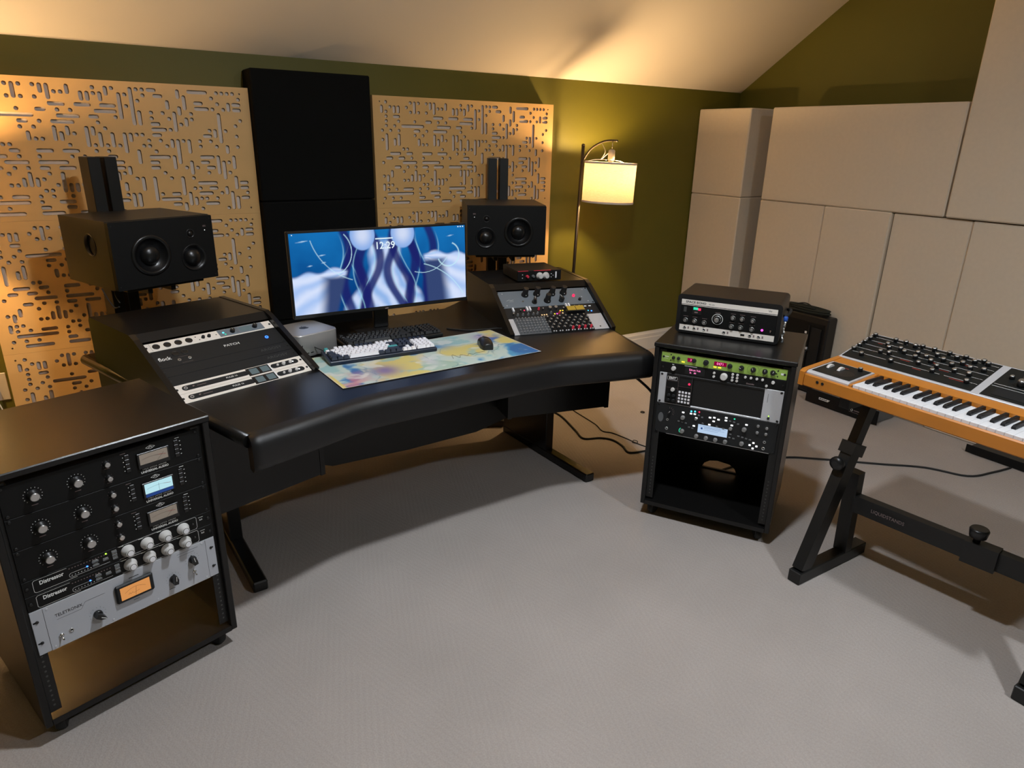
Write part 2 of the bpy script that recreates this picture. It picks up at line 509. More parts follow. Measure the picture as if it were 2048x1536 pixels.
# ------------------------------------------------------------------ recessed ceiling lights
for i, (x, y) in enumerate(CEIL_POS):
    emit('ceiling_glow%d' % i, CEIL_COL, CEIL_W * (1.12, .95)[i] / (PI * PI * 0.075 ** 2))
    t = thing('ceiling_light', ('round recessed ceiling light closest to the desk', 'round recessed ceiling light above the keyboard synthesizer')[i], 'light', (x, y, ZC - .012), group='recessed ceiling lights')
    put('trim_ring', G().lathe([(.098, .012), (.098, .004), (.09, 0), (.078, 0), (.076, .012)], 32, cap0=False, cap1=False), 'trim_white', t)
    put('diffuser', G().lathe([(.075, .004), (.075, .006)], 32), 'ceiling_glow%d' % i, t)

# ------------------------------------------------------------------ slotted wooden panels on the front wall
DOTS = '''1,0 7,0 9,0 11,0 20,0 23,0 27,0 28,0 41,0 42,0 43,0 44,0 2,1 6,1 14,1 15,1 20,1 25,1 28,1 40,1 45,1 1,2 7,2 9,2 11,2 27,2 41,2
1,3 25,3 40,3 42,3 1,4 4,4 8,4 14,4 16,4 29,4 31,4 36,4 1,5 3,5 23,5 29,5 32,5 36,5 45,5 0,6 2,6 4,6 11,6 20,6 34,6 44,6 8,7 10,7 21,7 32,7 39,7 42,7
0,8 16,8 26,8 27,8 44,8 10,9 11,9 28,9 30,9 34,9 37,9 39,9 5,10 6,10 15,10 19,10 21,10 23,10 27,10 28,10 31,10 37,10 40,10 44,10 19,11 21,11 29,11
7,12 10,12 15,12 17,12 0,13 42,13 6,14 8,14 34,14 36,14 5,15 11,15 23,15 30,15 38,15 42,15 0,16 10,16 17,16 25,16 31,16 35,16 5,17 6,17 12,17 16,17
1,18 2,18 10,18 11,18 20,18 35,18 36,18 1,19 3,19 9,19 11,19 14,19 23,19 29,19 40,19 45,19 9,20 17,20 36,20 37,20 39,20 0,21 2,21 4,21 18,21 36,22 41,22'''
VERT = '''8,0,2 12,0,1 13,0,2 16,0,1 22,0,1 26,0,6 34,0,1 0,1,1 3,1,1 4,1,1 18,1,1 19,1,1 21,1,1 24,1,4 35,1,2 32,2,1 43,2,1 34,3,1 27,4,2 33,4,3 41,4,5 35,5,1
1,7,3 4,7,2 13,7,2 15,7,1 18,7,3 19,7,1 40,7,1 3,8,1 9,8,1 14,8,1 20,8,2 22,8,2 24,8,3 25,8,1 32,9,1 33,9,4 35,9,2 42,10,1 26,11,2 40,12,3 43,12,2 32,12,2
35,13,2 41,13,3 24,14,1 2,15,1 8,15,2 13,15,3 20,15,1 21,15,3 22,15,1 1,16,1 7,16,1 9,16,1 26,16,2 28,16,4 33,16,3 43,16,2 14,17,1 15,17,1 23,17,1 0,18,1 41,18,1
24,19,2 25,19,2 34,19,2 42,19,3 35,20,1 43,20,2 33,21,1'''
HORZ = '''29,0,1 36,0,3 30,1,1 37,2,1 44,2,1 3,3,1 13,3,2 17,3,2 21,3,2 37,3,2 44,3,1 11,4,1 20,4,3 5,5,5 14,5,3 19,5,1 8,6,1 13,6,3 29,6,1 29,7,2 29,8,1 38,8,1
2,11,2 6,11,1 10,11,2 14,11,2 1,12,1 4,12,1 21,12,1 28,12,3 37,12,2 5,13,3 10,13,4 28,13,1 37,13,1 20,13,3 3,14,1 10,14,1 13,14,2 17,14,3 22,14,1 28,14,1 38,14,1 36,17,3 44,17,1
38,18,1 44,18,1 5,19,2 17,19,4 31,19,1 36,19,2 1,20,6 12,20,2 19,20,1 22,20,1 29,20,3 44,20,1 9,21,1 13,21,1 20,21,1 31,21,1 37,21,2 2,22,4 9,22,3 15,22,2 20,22,2 25,22,2'''
PW, PH, PT = 1.19, 0.5895, 0.107
def slot_xy(c, r):
    return 0.0505 + c * 0.0242, PH - (0.0310 + r * 0.0240)
holes = []
for t in DOTS.split():
    c, r = map(int, t.split(',')); x, y = slot_xy(c, r); holes.append(circle(x, y, .0088, 12))
for src, dx, dy in ((VERT, 0, 1), (HORZ, 1, 0)):
    for t in src.split():
        c, r, n = map(int, t.split(','))
        x0, y0 = slot_xy(c, r); x1, y1 = slot_xy(c + n * dx, r + n * dy)
        holes.append(capsule(x0, y0, x1, y1, .0085, 5))
for c, r in ((-.45, -.05), (45.35, -.05), (-.45, 22.1), (45.35, 22.1)):
    x, y = slot_xy(c, r); holes.append(circle(x, y, .0042, 8))
pl_me = plate([(0, 0), (PW, 0), (PW, PH), (0, PH)], holes, .009, 'panel_wood')
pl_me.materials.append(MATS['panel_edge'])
for f in pl_me.polygons:                              # scorched brown cut edges inside the slots, dark tone also painting in shadow rims
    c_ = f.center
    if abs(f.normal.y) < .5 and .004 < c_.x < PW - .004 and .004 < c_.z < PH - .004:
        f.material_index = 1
fr = G()
fr.box(0, .012, .0095, PT - .002, 0, PH); fr.box(PW - .012, PW, .0095, PT - .002, 0, PH)
fr.box(.012, PW - .012, .0095, PT - .002, 0, .012); fr.box(.012, PW - .012, .0095, PT - .002, PH - .012, PH)
fr_me = fr.mesh('frame', 'panel_wood')
bk_me = G().box(.012, PW - .012, .0105, PT - .004, .012, PH - .012).mesh('backing', 'panel_felt')
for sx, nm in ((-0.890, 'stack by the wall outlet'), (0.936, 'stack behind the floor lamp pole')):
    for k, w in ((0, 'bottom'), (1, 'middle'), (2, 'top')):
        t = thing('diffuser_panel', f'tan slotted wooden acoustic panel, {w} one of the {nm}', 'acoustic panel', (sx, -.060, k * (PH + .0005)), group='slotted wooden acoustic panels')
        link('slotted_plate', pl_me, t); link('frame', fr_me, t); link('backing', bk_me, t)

# black absorbers between the two stacks
for k, w in ((0, 'bottom'), (1, 'middle'), (2, 'top')):
    o = put('absorber_panel', G().box(0, .60, 0, .165, 0, .617, .006), 'black_fabric', None, (.303, WY - .168, k * .62))
    tag(o, f'black fabric acoustic absorber between the slotted panels, {w} of its stack', 'acoustic panel', 'black acoustic absorbers')

# cream absorbers along the right wall
def cream(x0, x1, y0, y1, z0, z1, label, grp='cream acoustic absorbers'):
    o = put('absorber_panel', G().box(0, x1 - x0, 0, y1 - y0, 0, z1 - z0, .007), 'cream_fabric', None, (x0, y0, z0))
    tag(o, label, 'acoustic panel', grp)
cream(3.527, XR - .02, -.427, WY - .004, 0.0, 1.203, 'tall cream bass trap standing on the floor in the room corner')
cream(3.527, XR - .02, -.427, WY - .004, 1.205, 1.799, 'short cream bass trap stacked on the tall one in the room corner')
cream(3.548, 3.748, -1.084, -.585, 0.0, 1.203, 'cream upright panel on the floor behind the black cabinet, closest to the corner')
cream(3.540, 3.740, -1.524, -1.088, 0.0, 1.203, 'cream upright panel on the floor behind the power amplifier')
cream(3.556, 3.756, -1.964, -1.530, 0.0, 1.200, 'cream upright panel set slightly back, under the joint of the two upper panels')
cream(3.548, 3.748, -2.404, -1.968, 0.0, 1.200, 'cream upright panel on the floor under the tall upper panel')
cream(3.548, 3.748, -2.85, -2.408, 0.0, 1.200, 'cream upright panel furthest from the room corner')
cream(3.540, 3.740, -1.813, -.593, 1.205, 1.797, 'wide horizontal cream panel resting on the upright ones')
cream(3.530, 3.730, -2.425, -1.827, 1.206, 2.396, 'tall upper cream panel reaching toward the ceiling')

# ------------------------------------------------------------------ floor lamps
def floor_lamp(px, py, sx, sy, label, lean=0.0, power=1.0, boff=0.0):
    glow = 'bulb_glow%d' % len(MATS); emit(glow, LAMP_COL, LAMP_W * power / (PI * 4 * PI * 0.03 ** 2))
    t = thing('floor_lamp', label, 'lamp', (px - 1.5 * lean, py, .004 if lean else 0), (0, lean, 0), group='arched floor lamps')
    dx, dy = sx - px, sy - py
    L = math.hypot(dx, dy); ux, uy = dx / L, dy / L
    put('base', G().lathe([(.135, 0), (.135, .014), (.12, .022), (.02, .026), (.016, .05)], 40, cap1=False), 'brass_dark', t)
    put('pole', G().tube([(0, 0, .02), (0, 0, 1.53)], .0105, 14, 1), 'brass_dark', t)
    arm = [(0.0, 0.0, 1.40), (ux * .012, uy * .012, 1.45), (ux * .06, uy * .06, 1.515), (ux * .13, uy * .13, 1.555), (dx * .9, dy * .9, 1.567), (dx + ux * .035, dy + uy * .035, 1.567)]
    put('arm', G().tube(arm, .0065, 10, 6), 'brass_dark', t)
    put('pole_cap', G().lathe([(.0115, 1.53), (.0115, 1.536), (.006, 1.542)], 14), 'brass_dark', t)
    put('hanger', G().tube([(dx, dy, 1.562), (dx, dy, 1.51)], .0025, 6, 1), 'chrome', t)
    put('socket', G().lathe([(.012, 1.515), (.021, 1.508), (.021, 1.455), (.017, 1.45)], 20, at=(dx, dy, 0)), 'socket_grey', t)
    put('bulb_neck', G().lathe([(.0165, 1.45), (.0165, 1.44), (.014, 1.43), (.014, 1.422)], 16, at=(dx, dy, 0)), 'socket_grey', t)
    sh = put('lamp_shade', G().lathe([(.163, 1.192), (.163, 1.437)], 56, at=(0, 0, 0), cap0=False, cap1=False), 'linen_shade', t, (dx, dy, 0))
    for z0, z1 in ((1.191, 1.203), (1.427, 1.439)):
        put('shade_trim', G().lathe([(.1645, z0), (.1655, (z0 + z1) / 2), (.1645, z1), (.1615, z1), (.1615, z0), (.1645, z0)], 56, cap0=False, cap1=False), 'panel_felt', sh)
    sp = G()
    for k in range(3):
        a = 2 * PI * k / 3 + .4
        sp.tube([(.02 * math.cos(a), .02 * math.sin(a), 1.452), (.1 * math.cos(a), .1 * math.sin(a), 1.45), (.162 * math.cos(a), .162 * math.sin(a), 1.434)], .0018, 6, 3)
    put('shade_spider', sp, 'chrome', t, (dx, dy, 0))
    put('cord', G().tube([(ux * .13, uy * .13, 1.552), (ux * .16, uy * .16, 1.50), (dx - ux * .07, dy - uy * .07, 1.455), (dx - ux * .015, dy - uy * .015, 1.50)], .0022, 6, 6), 'socket_grey', t)
    put('bulb', G().sphere(.03, (dx + boff, dy, 1.380), 20, 14), glow, t)
    return t
floor_lamp(2.325, -.125, 2.405, -.315, 'bronze arched floor lamp with lit linen drum shade behind the right rack housing', .035, .93, .030)
floor_lamp(-1.19, -.12, -1.11, -.31, 'bronze arched floor lamp beside the wall outlet', 0.0, 1.15)

# wall outlet with plugged adapter
t = thing('wall_outlet', 'white wall outlet plate with a black plug', 'outlet', (-.945, WY, .415))
put('cover_plate', G().box(-.036, .036, -.006, 0, -.067, .067, .003), 'outlet_white', t)
put('plug', G().box(-.033, -.004, -.034, -.006, -.03, .012, .004), 'black_plastic', t)
put('plug_cord', G().tube([(-.018, -.03, -.01), (-.01, -.05, -.06), (.012, -.045, -.16), (.05, -.04, -.30), (.07, -.03, -.408)], .0028, 6, 5), 'white_print', t)

# ------------------------------------------------------------------ studio desk
DX, DY, DPSI, ZD = 0.6032, -1.2643, 0.0389, 0.729
PA, PB, PYAW, PTILT = 0.4625, -0.0544, 0.2587, 1.0964
W, U = 0.4826, 0.04445
desk = thing('studio_desk', 'black curved studio desk with two slanted rack housings and padded front edge', 'desk', (DX, DY, 0), (0, 0, DPSI))
def front_y(x):
    x = abs(x)
    w = -.575 + .265 * (.82 - x)
    c = -.452 - .02 * x
    s = 1 / (1 + math.exp(-(x - .42) / .05))
    return c * (1 - s) + w * s if x > .2 else c
XE = .822
xs = [-XE + 2 * XE * i / 48 for i in range(49)]
front = [(x, front_y(x) + .055) for x in xs]
sd = (.27, 1.0)
SE = [(.822, front_y(.822) + .055), (1.150, .585)]
back = [(1.150, .585), (.66, .70), (.45, .56), (-.45, .56), (-.66, .70), (-1.150, .585)]
put('desktop', G().prism(front + back, ZD - .03, ZD), 'black_laminate', desk)
# padded front edge: rounded profile swept along the curve
prof = [(.0, 0), (-.030, -.002), (-.046, -.010), (-.054, -.024), (-.056, -.044), (-.056, -.085), (-.050, -.104), (-.036, -.114), (.0, -.116)]
bol = G(); n = len(prof); vs = []
for x, y in front:
    for a, z in prof:
        vs.append((x, y + a, ZD + .001 + z))
fs = [(i * n + k, i * n + k + 1, (i + 1) * n + k + 1, (i + 1) * n + k) for i in range(len(front) - 1) for k in range(n - 1)]
bol.add(vs, fs, True)
bol.f.append(list(range(n))[::-1]); bol.sm.append(False)
bol.f.append([(len(front) - 1) * n + k for k in range(n)]); bol.sm.append(False)
bol.add([(x, y + .001, ZD - .116) for x, y in front] + [(x, y + .001, ZD - .03) for x, y in front], [(i, i + 1, 49 + i + 1, 49 + i) for i in range(48)])
put('front_bolster', bol, 'black_leather', desk)
for s in (-1, 1):
    # rounded edge strip along the slanted side of the desk
    a0 = Vector((s * .818, front_y(.82) + .04, ZD - .02)); a1 = Vector((s * 1.150, .585, ZD - .02))
    put('side_edge', G().tube([a0, (a0 + a1) / 2, a1], .0215, 12, 2), 'black_laminate', desk)
    # legs: tall panel post on a long floor foot
    put('leg', G().box(s * .783 - .024, s * .783 + .024, .06, .45, .04, .36, .003), 'black_laminate', desk)
    put('foot', G().box(s * .783 - .026, s * .783 + .026, -.27, .455, 0, .042, .005), 'black_laminate', desk)
    # slanted rack housing: origin at inner bottom corner of the panel opening
    cx = s * (PA + math.cos(PYAW) * W / 2); cy = PB - math.sin(PYAW) * W / 2
    loc = (cx, cy, 0); rot = (0, 0, -s * PYAW)
    H7, V7 = 7 * U * math.sin(PTILT), 7 * U * math.cos(PTILT)
    zb_ = .285 if s < 0 else .325
    prof2 = [(-.012, ZD + .001), (-.016, ZD + .012), (H7 - .004, ZD + V7 + .022), (H7 + .03, ZD + V7 + .034), (H7 + .385, ZD + V7 + .034), (H7 + .395, ZD + V7 + .02), (H7 + .395, zb_), (-.0, zb_), (-.0, ZD - .04), (-.012, ZD - .031)]
    for e in (-1, 1):
        x0 = e * (W / 2 + .012)
        put('housing_side', G().prism([p for p in prof2], x0 - .010, x0 + .010, 'x'), 'black_laminate', desk, loc, rot)
    xi = W / 2 + .0015
    put('housing_top', G().prism([(H7 + .002, ZD + V7 + .006), (H7 + .03, ZD + V7 + .032), (H7 + .385, ZD + V7 + .032), (H7 + .385, ZD + V7 + .012), (H7 + .04, ZD + V7 + .012), (H7 + .02, ZD + V7 + .003)], -xi, xi, 'x'), 'black_laminate', desk, loc, rot)
    put('housing_back', G().box(-xi, xi, H7 + .37, H7 + .388, zb_ + .005, ZD + V7 + .011), 'black_laminate', desk, loc, rot)
    put('housing_front', G().box(-xi, xi, .002, .016, zb_ + .005, ZD - .031), 'black_laminate', desk, loc, rot)
    put('housing_floor', G().box(-xi, xi, .017, H7 + .369, zb_ + .005, zb_ + .02), 'black_laminate', desk, loc, rot)
put('modesty_panel', G().box(-.755, .755, .20, .218, .215, ZD - .031, .002), 'black_laminate', desk)
tray = G()
tp = [(-.5 + .1 * i, .03 * math.sin(i * .9)) for i in range(11)]
tray.prism([(-.52, .30), (-.36, .235), (.0, .222), (.36, .225), (.54, .26), (.54, .47), (-.52, .47)], .10, .112, 'y')
put('cable_tray', tray, 'black_satin', desk)

def pod_frame(s):
    """world frame of the slanted panel opening: top-left corner, yaw, tilt"""
    c, sn = math.cos(DPSI), math.sin(DPSI)
    ox, oy = s * PA, PB
    if s < 0:
        ox -= math.cos(PYAW) * W; oy -= math.sin(PYAW) * W
    H7, V7 = 7 * U * math.sin(PTILT), 7 * U * math.cos(PTILT)
    yaw = -s * PYAW
    ox += -math.sin(yaw) * H7; oy += math.cos(yaw) * H7
    return (Vector((DX + c * ox - sn * oy, DY + sn * ox + c * oy, ZD + V7)), yaw + DPSI, PTILT)
FRAME_PL, FRAME_PR = pod_frame(-1), pod_frame(1)
FRAME_LR = (Vector((-.7844, -1.9366, .7649)), .298, 0.0)
FRAME_RR = (Vector((1.4165, -1.8751, .7633)), -1.0288, 0.0)

# ------------------------------------------------------------------ rolling rack cabinets
def rack_cabinet(frame, label, back_panel):
    O, yaw, _ = frame
    c, s = math.cos(yaw), math.sin(yaw)
    ctr = O + Vector((c, s, 0)) * (W / 2)
    t = thing('rack_cabinet', label, 'rack', (ctr.x, ctr.y, 0), (0, 0, yaw))
    z1 = O.z + .036; z0 = .060; hw = .270; D = .45; th = .0185
    for e in (-1, 1):
        x = e * (hw - th / 2)
        put('side_panel', G().box(x - th / 2, x + th / 2, -.012, D, z0, z1 - th - .0005, .002), 'black_laminate', t)
        rl = put('rack_rail', G().box(min(e * .2515, e * .2225), max(e * .2515, e * .2225), .0045, .0065, z0 + .03, z1 - .03), 'black_metal', t)
        g = G()
        for k in range(12):
            g.lathe([(.0030, .0040), (.0030, .0048)], 8, 'y', (e * .237, 0, z0 + .05 + k * .0159))
        put('rail_holes', g, 'faint_print', rl)['kind'] = 'stuff'
    put('top_panel', G().box(-hw - .003, hw + .003, -.015, D, z1 - th, z1, .003), 'black_laminate', t)
    put('bottom_panel', G().box(-hw + th, hw - th, -.012, D, z0, z0 + th), 'black_laminate', t)
    if back_panel:
        hx = [(-.095, .085), (-.086, .105), (-.062, .122), (-.026, .129), (.032, .122), (.056, .105), (.066, .085)]
        me = plate([(-hw + th, z0 + th + .001), (hw - th, z0 + th + .001), (hw - th, z1 - th - .001), (-hw + th, z1 - th - .001)], [hx], .012, 'black_laminate', 'back_panel')
        link('back_panel', me, t, (0, D - .014, 0))
    for ex in (-1, 1):
        for ey in (0, 1):
            x = ex * .225; y = .035 + ey * (D - .09)
            k = put('caster', G().box(-.019, .019, -.022, .022, -.004, 0).box(-.0145, -.0115, -.016, .02, -.045, -.004).box(.0115, .0145, -.016, .02, -.045, -.004), 'black_metal', t, (x, y, z0), (0, 0, .4 * ex + ey))
            put('wheel', G().lathe([(.010, -.011), (.0245, -.011), (.027, -.007), (.027, .007), (.0245, .011), (.010, .011)], 24, 'x'), 'black_rubber', k, (0, .004, -.033))
            put('axle', G().cyl(.012, -.0118, .0118, 16, 'x'), 'chrome', k, (0, .004, -.033))
    return t
rack_cabinet(FRAME_LR, 'black rolling rack cabinet with the silver compressor, open at the back', False)
rack_cabinet(FRAME_RR, 'black rolling rack cabinet carrying the tape echo unit', True)

# ------------------------------------------------------------------ rack gear toolkit
FRAMES = {}
class Unit:
    """a rack unit: local x right (0 = centre), -y out of the panel, z up (0 = bottom edge)"""
    def __init__(s, name, label, frame, v0, H, face, depth=.25, group=None, cat='rack unit', screws='black_metal', gap=.0006):
        O, yaw, t = frame
        c, sn = math.cos(yaw), math.sin(yaw)
        ax = Vector((c, sn, 0)); bk = Vector((-sn, c, 0))
        dn = -math.sin(t) * bk - math.cos(t) * Vector((0, 0, 1))
        p = O + ax * (W / 2) + dn * (v0 + H)
        s.H = H
        s.t = thing(name, label, cat, p, (-t, 0, yaw), group)
        if face:
            part('faceplate', ('faceplate', round(H, 4), gap), lambda: G().box(-W / 2, W / 2, 0, .004, gap, H - gap, .0008), face, s.t)
        part('chassis', ('chassis', round(H, 4), depth), lambda: G().box(-.217, .217, .0045, depth, .0015, H - .0015), 'black_metal', s.t)
        if screws:
            for e in (-1, 1):
                for q in ((.0075, H - .0075) if H > .05 else (H / 2,)):
                    part('rack_screw', 'rack_screw', lambda: G().lathe([(.0045, 0), (.0045, -.0016), (.003, -.0024)], 10, 'y', cap0=False), screws, s.t, (e * .2325, 0, q))
    def p(s, u, v, y=0.0):
        return (u / 1000 - W / 2, y, s.H - v / 1000)
    def knob(s, u, v, kind, sc=1.0, ang=None):
        f = KN[kind]
        o = part(f[0], ('knob', kind, sc), lambda: f[1](sc), f[2], s.t, s.p(u, v), (0, ang or 0, 0))
        for nm, fn, m in f[3]:
            part(nm, ('knob', kind, nm, sc), (lambda fn=fn: fn(sc)), m, o)
        return o
    def box(s, name, u0, u1, v0, v1, y0, y1, m, c=0.0):
        return put(name, G().box(u0 / 1000 - W / 2, u1 / 1000 - W / 2, y0, y1, s.H - v1 / 1000, s.H - v0 / 1000, c), m, s.t)
    def btn(s, u, v, w, h, m, name='button', y=-.0025):
        return part(name, ('btn', w, h, y), lambda: G().box(-w / 2000, w / 2000, y, 0, -h / 2000, h / 2000, .0006), m, s.t, s.p(u, v))
    def led(s, u, v, m, r=.0018):
        return part('indicator_light', ('led', r), lambda: G().lathe([(r, 0), (r, -.0008), (r * .6, -.0016), (.0001, -.0019)], 10, 'y', cap0=False), m, s.t, s.p(u, v))
    def text(s, st, u, v, size, m, align='CENTER', **k):
        return text(st, size, m, s.t, s.p(u, v, -.0003), align=align, **k)
    def marks(s, name, items, m, y=-.0003):
        """flat print: list of (u0,v0,u1,v1,width mm) strokes, one printed layer"""
        g = G()
        for u0, v0, u1, v1, w in items:
            a = Vector(s.p(u0, v0, y)); b = Vector(s.p(u1, v1, y))
            d = (b - a); L = d.length or 1e-6; d /= L
            nrm = Vector((-d.z, 0, d.x)) * (w / 2000)
            g.add([a - nrm, b - nrm, b + nrm, a + nrm], [(0, 1, 2, 3)])
        return put(name, g, m, s.t)
    def dial(s, u, v, r, n=11, m='white_print', a0=-135, a1=135, L=2.2, w=.8, name='dial_marks'):
        it = []
        for k in range(n):
            a = math.radians(a0 + (a1 - a0) * k / (n - 1))
            it.append((u + r * math.sin(a), v - r * math.cos(a), u + (r + L) * math.sin(a), v - (r + L) * math.cos(a), w))
        return s.marks(name, it, m)
    def rrline(s, u0, u1, v0, v1, r, w, m, name='printed_outline', part_=None):
        pts = rrect(u0, u1, v0, v1, r, 4)
        it = [(*pts[i], *pts[(i + 1) % len(pts)], w) for i in range(len(pts))]
        return s.marks(name, it, m)

def _sk(r0, r1, h0, h):
    return lambda k: G().lathe([(r0 * k, 0), (r0 * k, -h0 * k), (r1 * k, -h0 * k * 1.3), (r1 * .94 * k, -h * k), (r1 * .8 * k, -h * 1.04 * k)], 24, 'y', cap0=False)
def _cap(r, h0, h):
    return lambda k: G().lathe([(r * k, -h0 * k), (r * k, -h * k), (r * .85 * k, -h * 1.05 * k)], 24, 'y')
def _ptr(r0, r1, h, w=.0009):
    return lambda k: G().box(-w * k, w * k, -h * k - .0003, -h * k + .001, r0 * k, r1 * k)
def _chicken(k):
    g = G().lathe([(.0085 * k, 0), (.0085 * k, -.004 * k), (.0070 * k, -.0065 * k)], 20, 'y', cap0=False)
    return g.prism([(-.0045 * k, -.0075 * k), (.0045 * k, -.0075 * k), (.0052 * k, .003 * k), (.0012 * k, .0125 * k), (-.0012 * k, .0125 * k), (-.0052 * k, .003 * k)], -.017 * k, -.003 * k, 'y')
KN = {
    'comp': ('knob', _sk(.0150, .0122, .003, .016), 'black_plastic', [('knob_cap', _cap(.0105, .0150, .0178), 'brushed'), ('pointer', lambda k: G().box(-.0005 * k, .0005 * k, -.0033 * k, -.0025 * k, .0122 * k, .0148 * k), 'white_print')]),
    'comp_small': ('knob', _sk(.0085, .0072, .002, .010), 'black_plastic', [('knob_cap', _cap(.0066, .0095, .0122), 'brushed')]),
    'skirt': ('knob', lambda k: G().lathe([(.0175, 0), (.0175, -.002), (.0165, -.004), (.0128, -.0125), (.0112, -.0145), (.0112, -.020), (.0102, -.0212)], 28, 'y', cap0=False), 'frost_plastic',
              [('knob_cap', lambda k: G().lathe([(.0078, -.0208), (.0078, -.0222), (.0072, -.0226)], 24, 'y'), 'white_plastic'), ('cap_ring', lambda k: G().lathe([(.0090, -.0208), (.0090, -.0217), (.0078, -.0217), (.0078, -.0208)], 24, 'y', cap0=False, cap1=False), 'black_plastic')]),
    'bakelite': ('knob', _chicken, 'black_plastic', [('pointer', lambda k: G().box(-.0006 * k, .0006 * k, -.0174 * k, -.0168 * k, .001 * k, .0118 * k), 'white_print')]),
    'round': ('knob', _sk(.0085, .0080, .003, .011), 'black_plastic', [('pointer', _ptr(.001, .0078, .0112, .0006), 'white_print')]),
    'dark': ('knob', _sk(.0085, .0078, .003, .011), 'dark_grey', []),
    'grey': ('knob', _sk(.0080, .0074, .002, .011), 'knob_grey', []),
    'light': ('knob', _sk(.0080, .0076, .002, .010), 'frost_plastic', []),
    'tall': ('knob', _sk(.0125, .0098, .006, .030), 'black_plastic', [('pointer', lambda k: G().box(-.001 * k, .001 * k, -.0094 * k, -.0074 * k, -.0118 * k, -.0098 * k), 'white_print')]),
    'echo': ('knob', _sk(.0088, .0070, .003, .010), 'black_plastic', [('knob_cap', _cap(.0062, .0095, .0130), 'brushed'), ('skirt_ring', lambda k: G().lathe([(.0098 * k, -.0002), (.0098 * k, -.0016), (.0088 * k, -.0018)], 24, 'y', cap0=False, cap1=False), 'brushed')]),
    'red': ('knob', _sk(.0052, .0046, .002, .011), 'red_cap', []),
    'mini': ('knob', _sk(.0052, .0044, .002, .010), 'black_plastic', [('knob_cap', _cap(.0034, .0095, .0108), 'brushed')]),
    'minigrey': ('knob', _sk(.0052, .0044, .002, .010), 'mid_grey', [('pointer', _ptr(.0005, .0042, .0102, .0006), 'white_print')]),
    'toggle': ('switch', lambda k: G().lathe([(.0052 * k, 0), (.0052 * k, -.003 * k), (.003 * k, -.004 * k)], 6, 'y', cap0=False).tube([(0, -.003 * k, 0), (0, -.013 * k, -.006 * k)], .0017 * k, 8, 1), 'chrome', []),
    'jack': ('jack', lambda k: G().lathe([(.0058 * k, 0), (.0058 * k, -.0022 * k), (.0032 * k, -.0022 * k), (.0032 * k, -.0004 * k)], 18, 'y', cap0=False, cap1=False), 'brushed', [('jack_hole', lambda k: G().lathe([(.0032 * k, -.0004 * k), (.0031 * k, -.0006 * k)], 14, 'y', cap0=False), 'void_black')]),
    'xlr': ('jack', lambda k: G().lathe([(.0125 * k, 0), (.0125 * k, -.002 * k), (.0095 * k, -.002 * k), (.0092 * k, -.0005 * k)], 22, 'y', cap0=False), 'black_plastic', []),
}

# ------------------------------------------------------------------ left rack: three limiters, two compressors, one silver compressor
def limiter(k, lit, label):
    u = Unit('limiting_amplifier', label, FRAME_LR, k * 2 * U, 2 * U, 'black_paint', group='black limiting amplifiers in one rack')
    for x, a in ((68, -.7), (163, -.3)):
        u.knob(x, 45, 'comp', 1.0, a); u.dial(x, 45, 19, 13, L=2.2, w=1.3)
        u.marks('printed_caption', [(x - 7, 71, x + 7, 71, 1.6)], 'grey_print')
    for v in (22, 63):
        u.knob(237, v, 'comp_small', 1.0, .4); u.dial(237, v, 9.5, 7, m='grey_print', L=1.5, w=1.0)
        u.marks('printed_caption', [(231, v + 14, 243, v + 14, 1.3)], 'grey_print')
    u.marks('printed_caption', [(273, 9, 286, 9, 1.5)], 'grey_print'); u.marks('printed_caption', [(416, 9, 428, 9, 1.5)], 'white_print')
    for q in range(4):
        u.btn(287, 20 + q * 13, 11, 11, 'black_plastic'); u.btn(430 - 13, 20 + q * 13, 11, 11, 'black_plastic')
        u.marks('printed_caption', [(277, 20 + q * 13, 279.4, 20 + q * 13, 2)], 'white_print'); u.marks('printed_caption', [(427, 20 + q * 13, 430, 20 + q * 13, 2)], 'white_print')
    u.box('meter_housing', 311, 395, 21, 66, -.006, 0, 'black_plastic', .001)
    mt = u.box('meter_face', 316, 390, 24.5, 54, -.0066, -.006, 'meter_blue' if lit else 'meter_cream')
    arc = [(321 + 6.4 * i, 42 - 6 * math.sin(PI * (i + 1.5) / 12), 321 + 6.4 * (i + 1), 42 - 6 * math.sin(PI * (i + 2.5) / 12), .5) for i in range(10)]
    u.marks('meter_scale', arc[:7], 'dark_print', -.0069); u.marks('meter_red_zone', [(a, b, c, d, 1.0) for a, b, c, d, e in arc[7:]], 'red_print', -.0069)
    u.marks('meter_needle', [(353, 53, (353, 353, 375)[k - 0 if lit else 2] if k != 1 else 353, 31, .6)] if lit else [(360, 53, 380, 33, .6)], 'dark_print', -.0070)
    if lit:
        u.box('meter_lip', 316, 390, 55.5, 64, -.0066, -.006, 'dull_blue')
    # maker's emblem: two overlapping diamonds above the meter
    u.marks('emblem', [(338, 12, 350, 6.5, .9), (350, 6.5, 362, 12, .9), (362, 12, 350, 17.5, .9), (350, 17.5, 338, 12, .9), (344, 15, 350, 8, .9), (350, 8, 356, 15, .9), (346, 12.5, 354, 12.5, .8)], 'white_print', -.0004)
    u.text('1176LN  LIMITING  AMPLIFIER', 353, 71.5, .0052, 'white_print', sx=.95)
    u.text('UNIVERSAL AUDIO', 353, 79.5, .0088, 'white_print', sx=.98, bold=.00022)
limiter(0, False, 'black limiting amplifier with unlit cream meter, topmost in its rack')
limiter(1, True, 'black limiting amplifier with glowing pale blue meter')
limiter(2, False, 'black limiting amplifier with unlit meter, directly above the white-knobbed compressors')
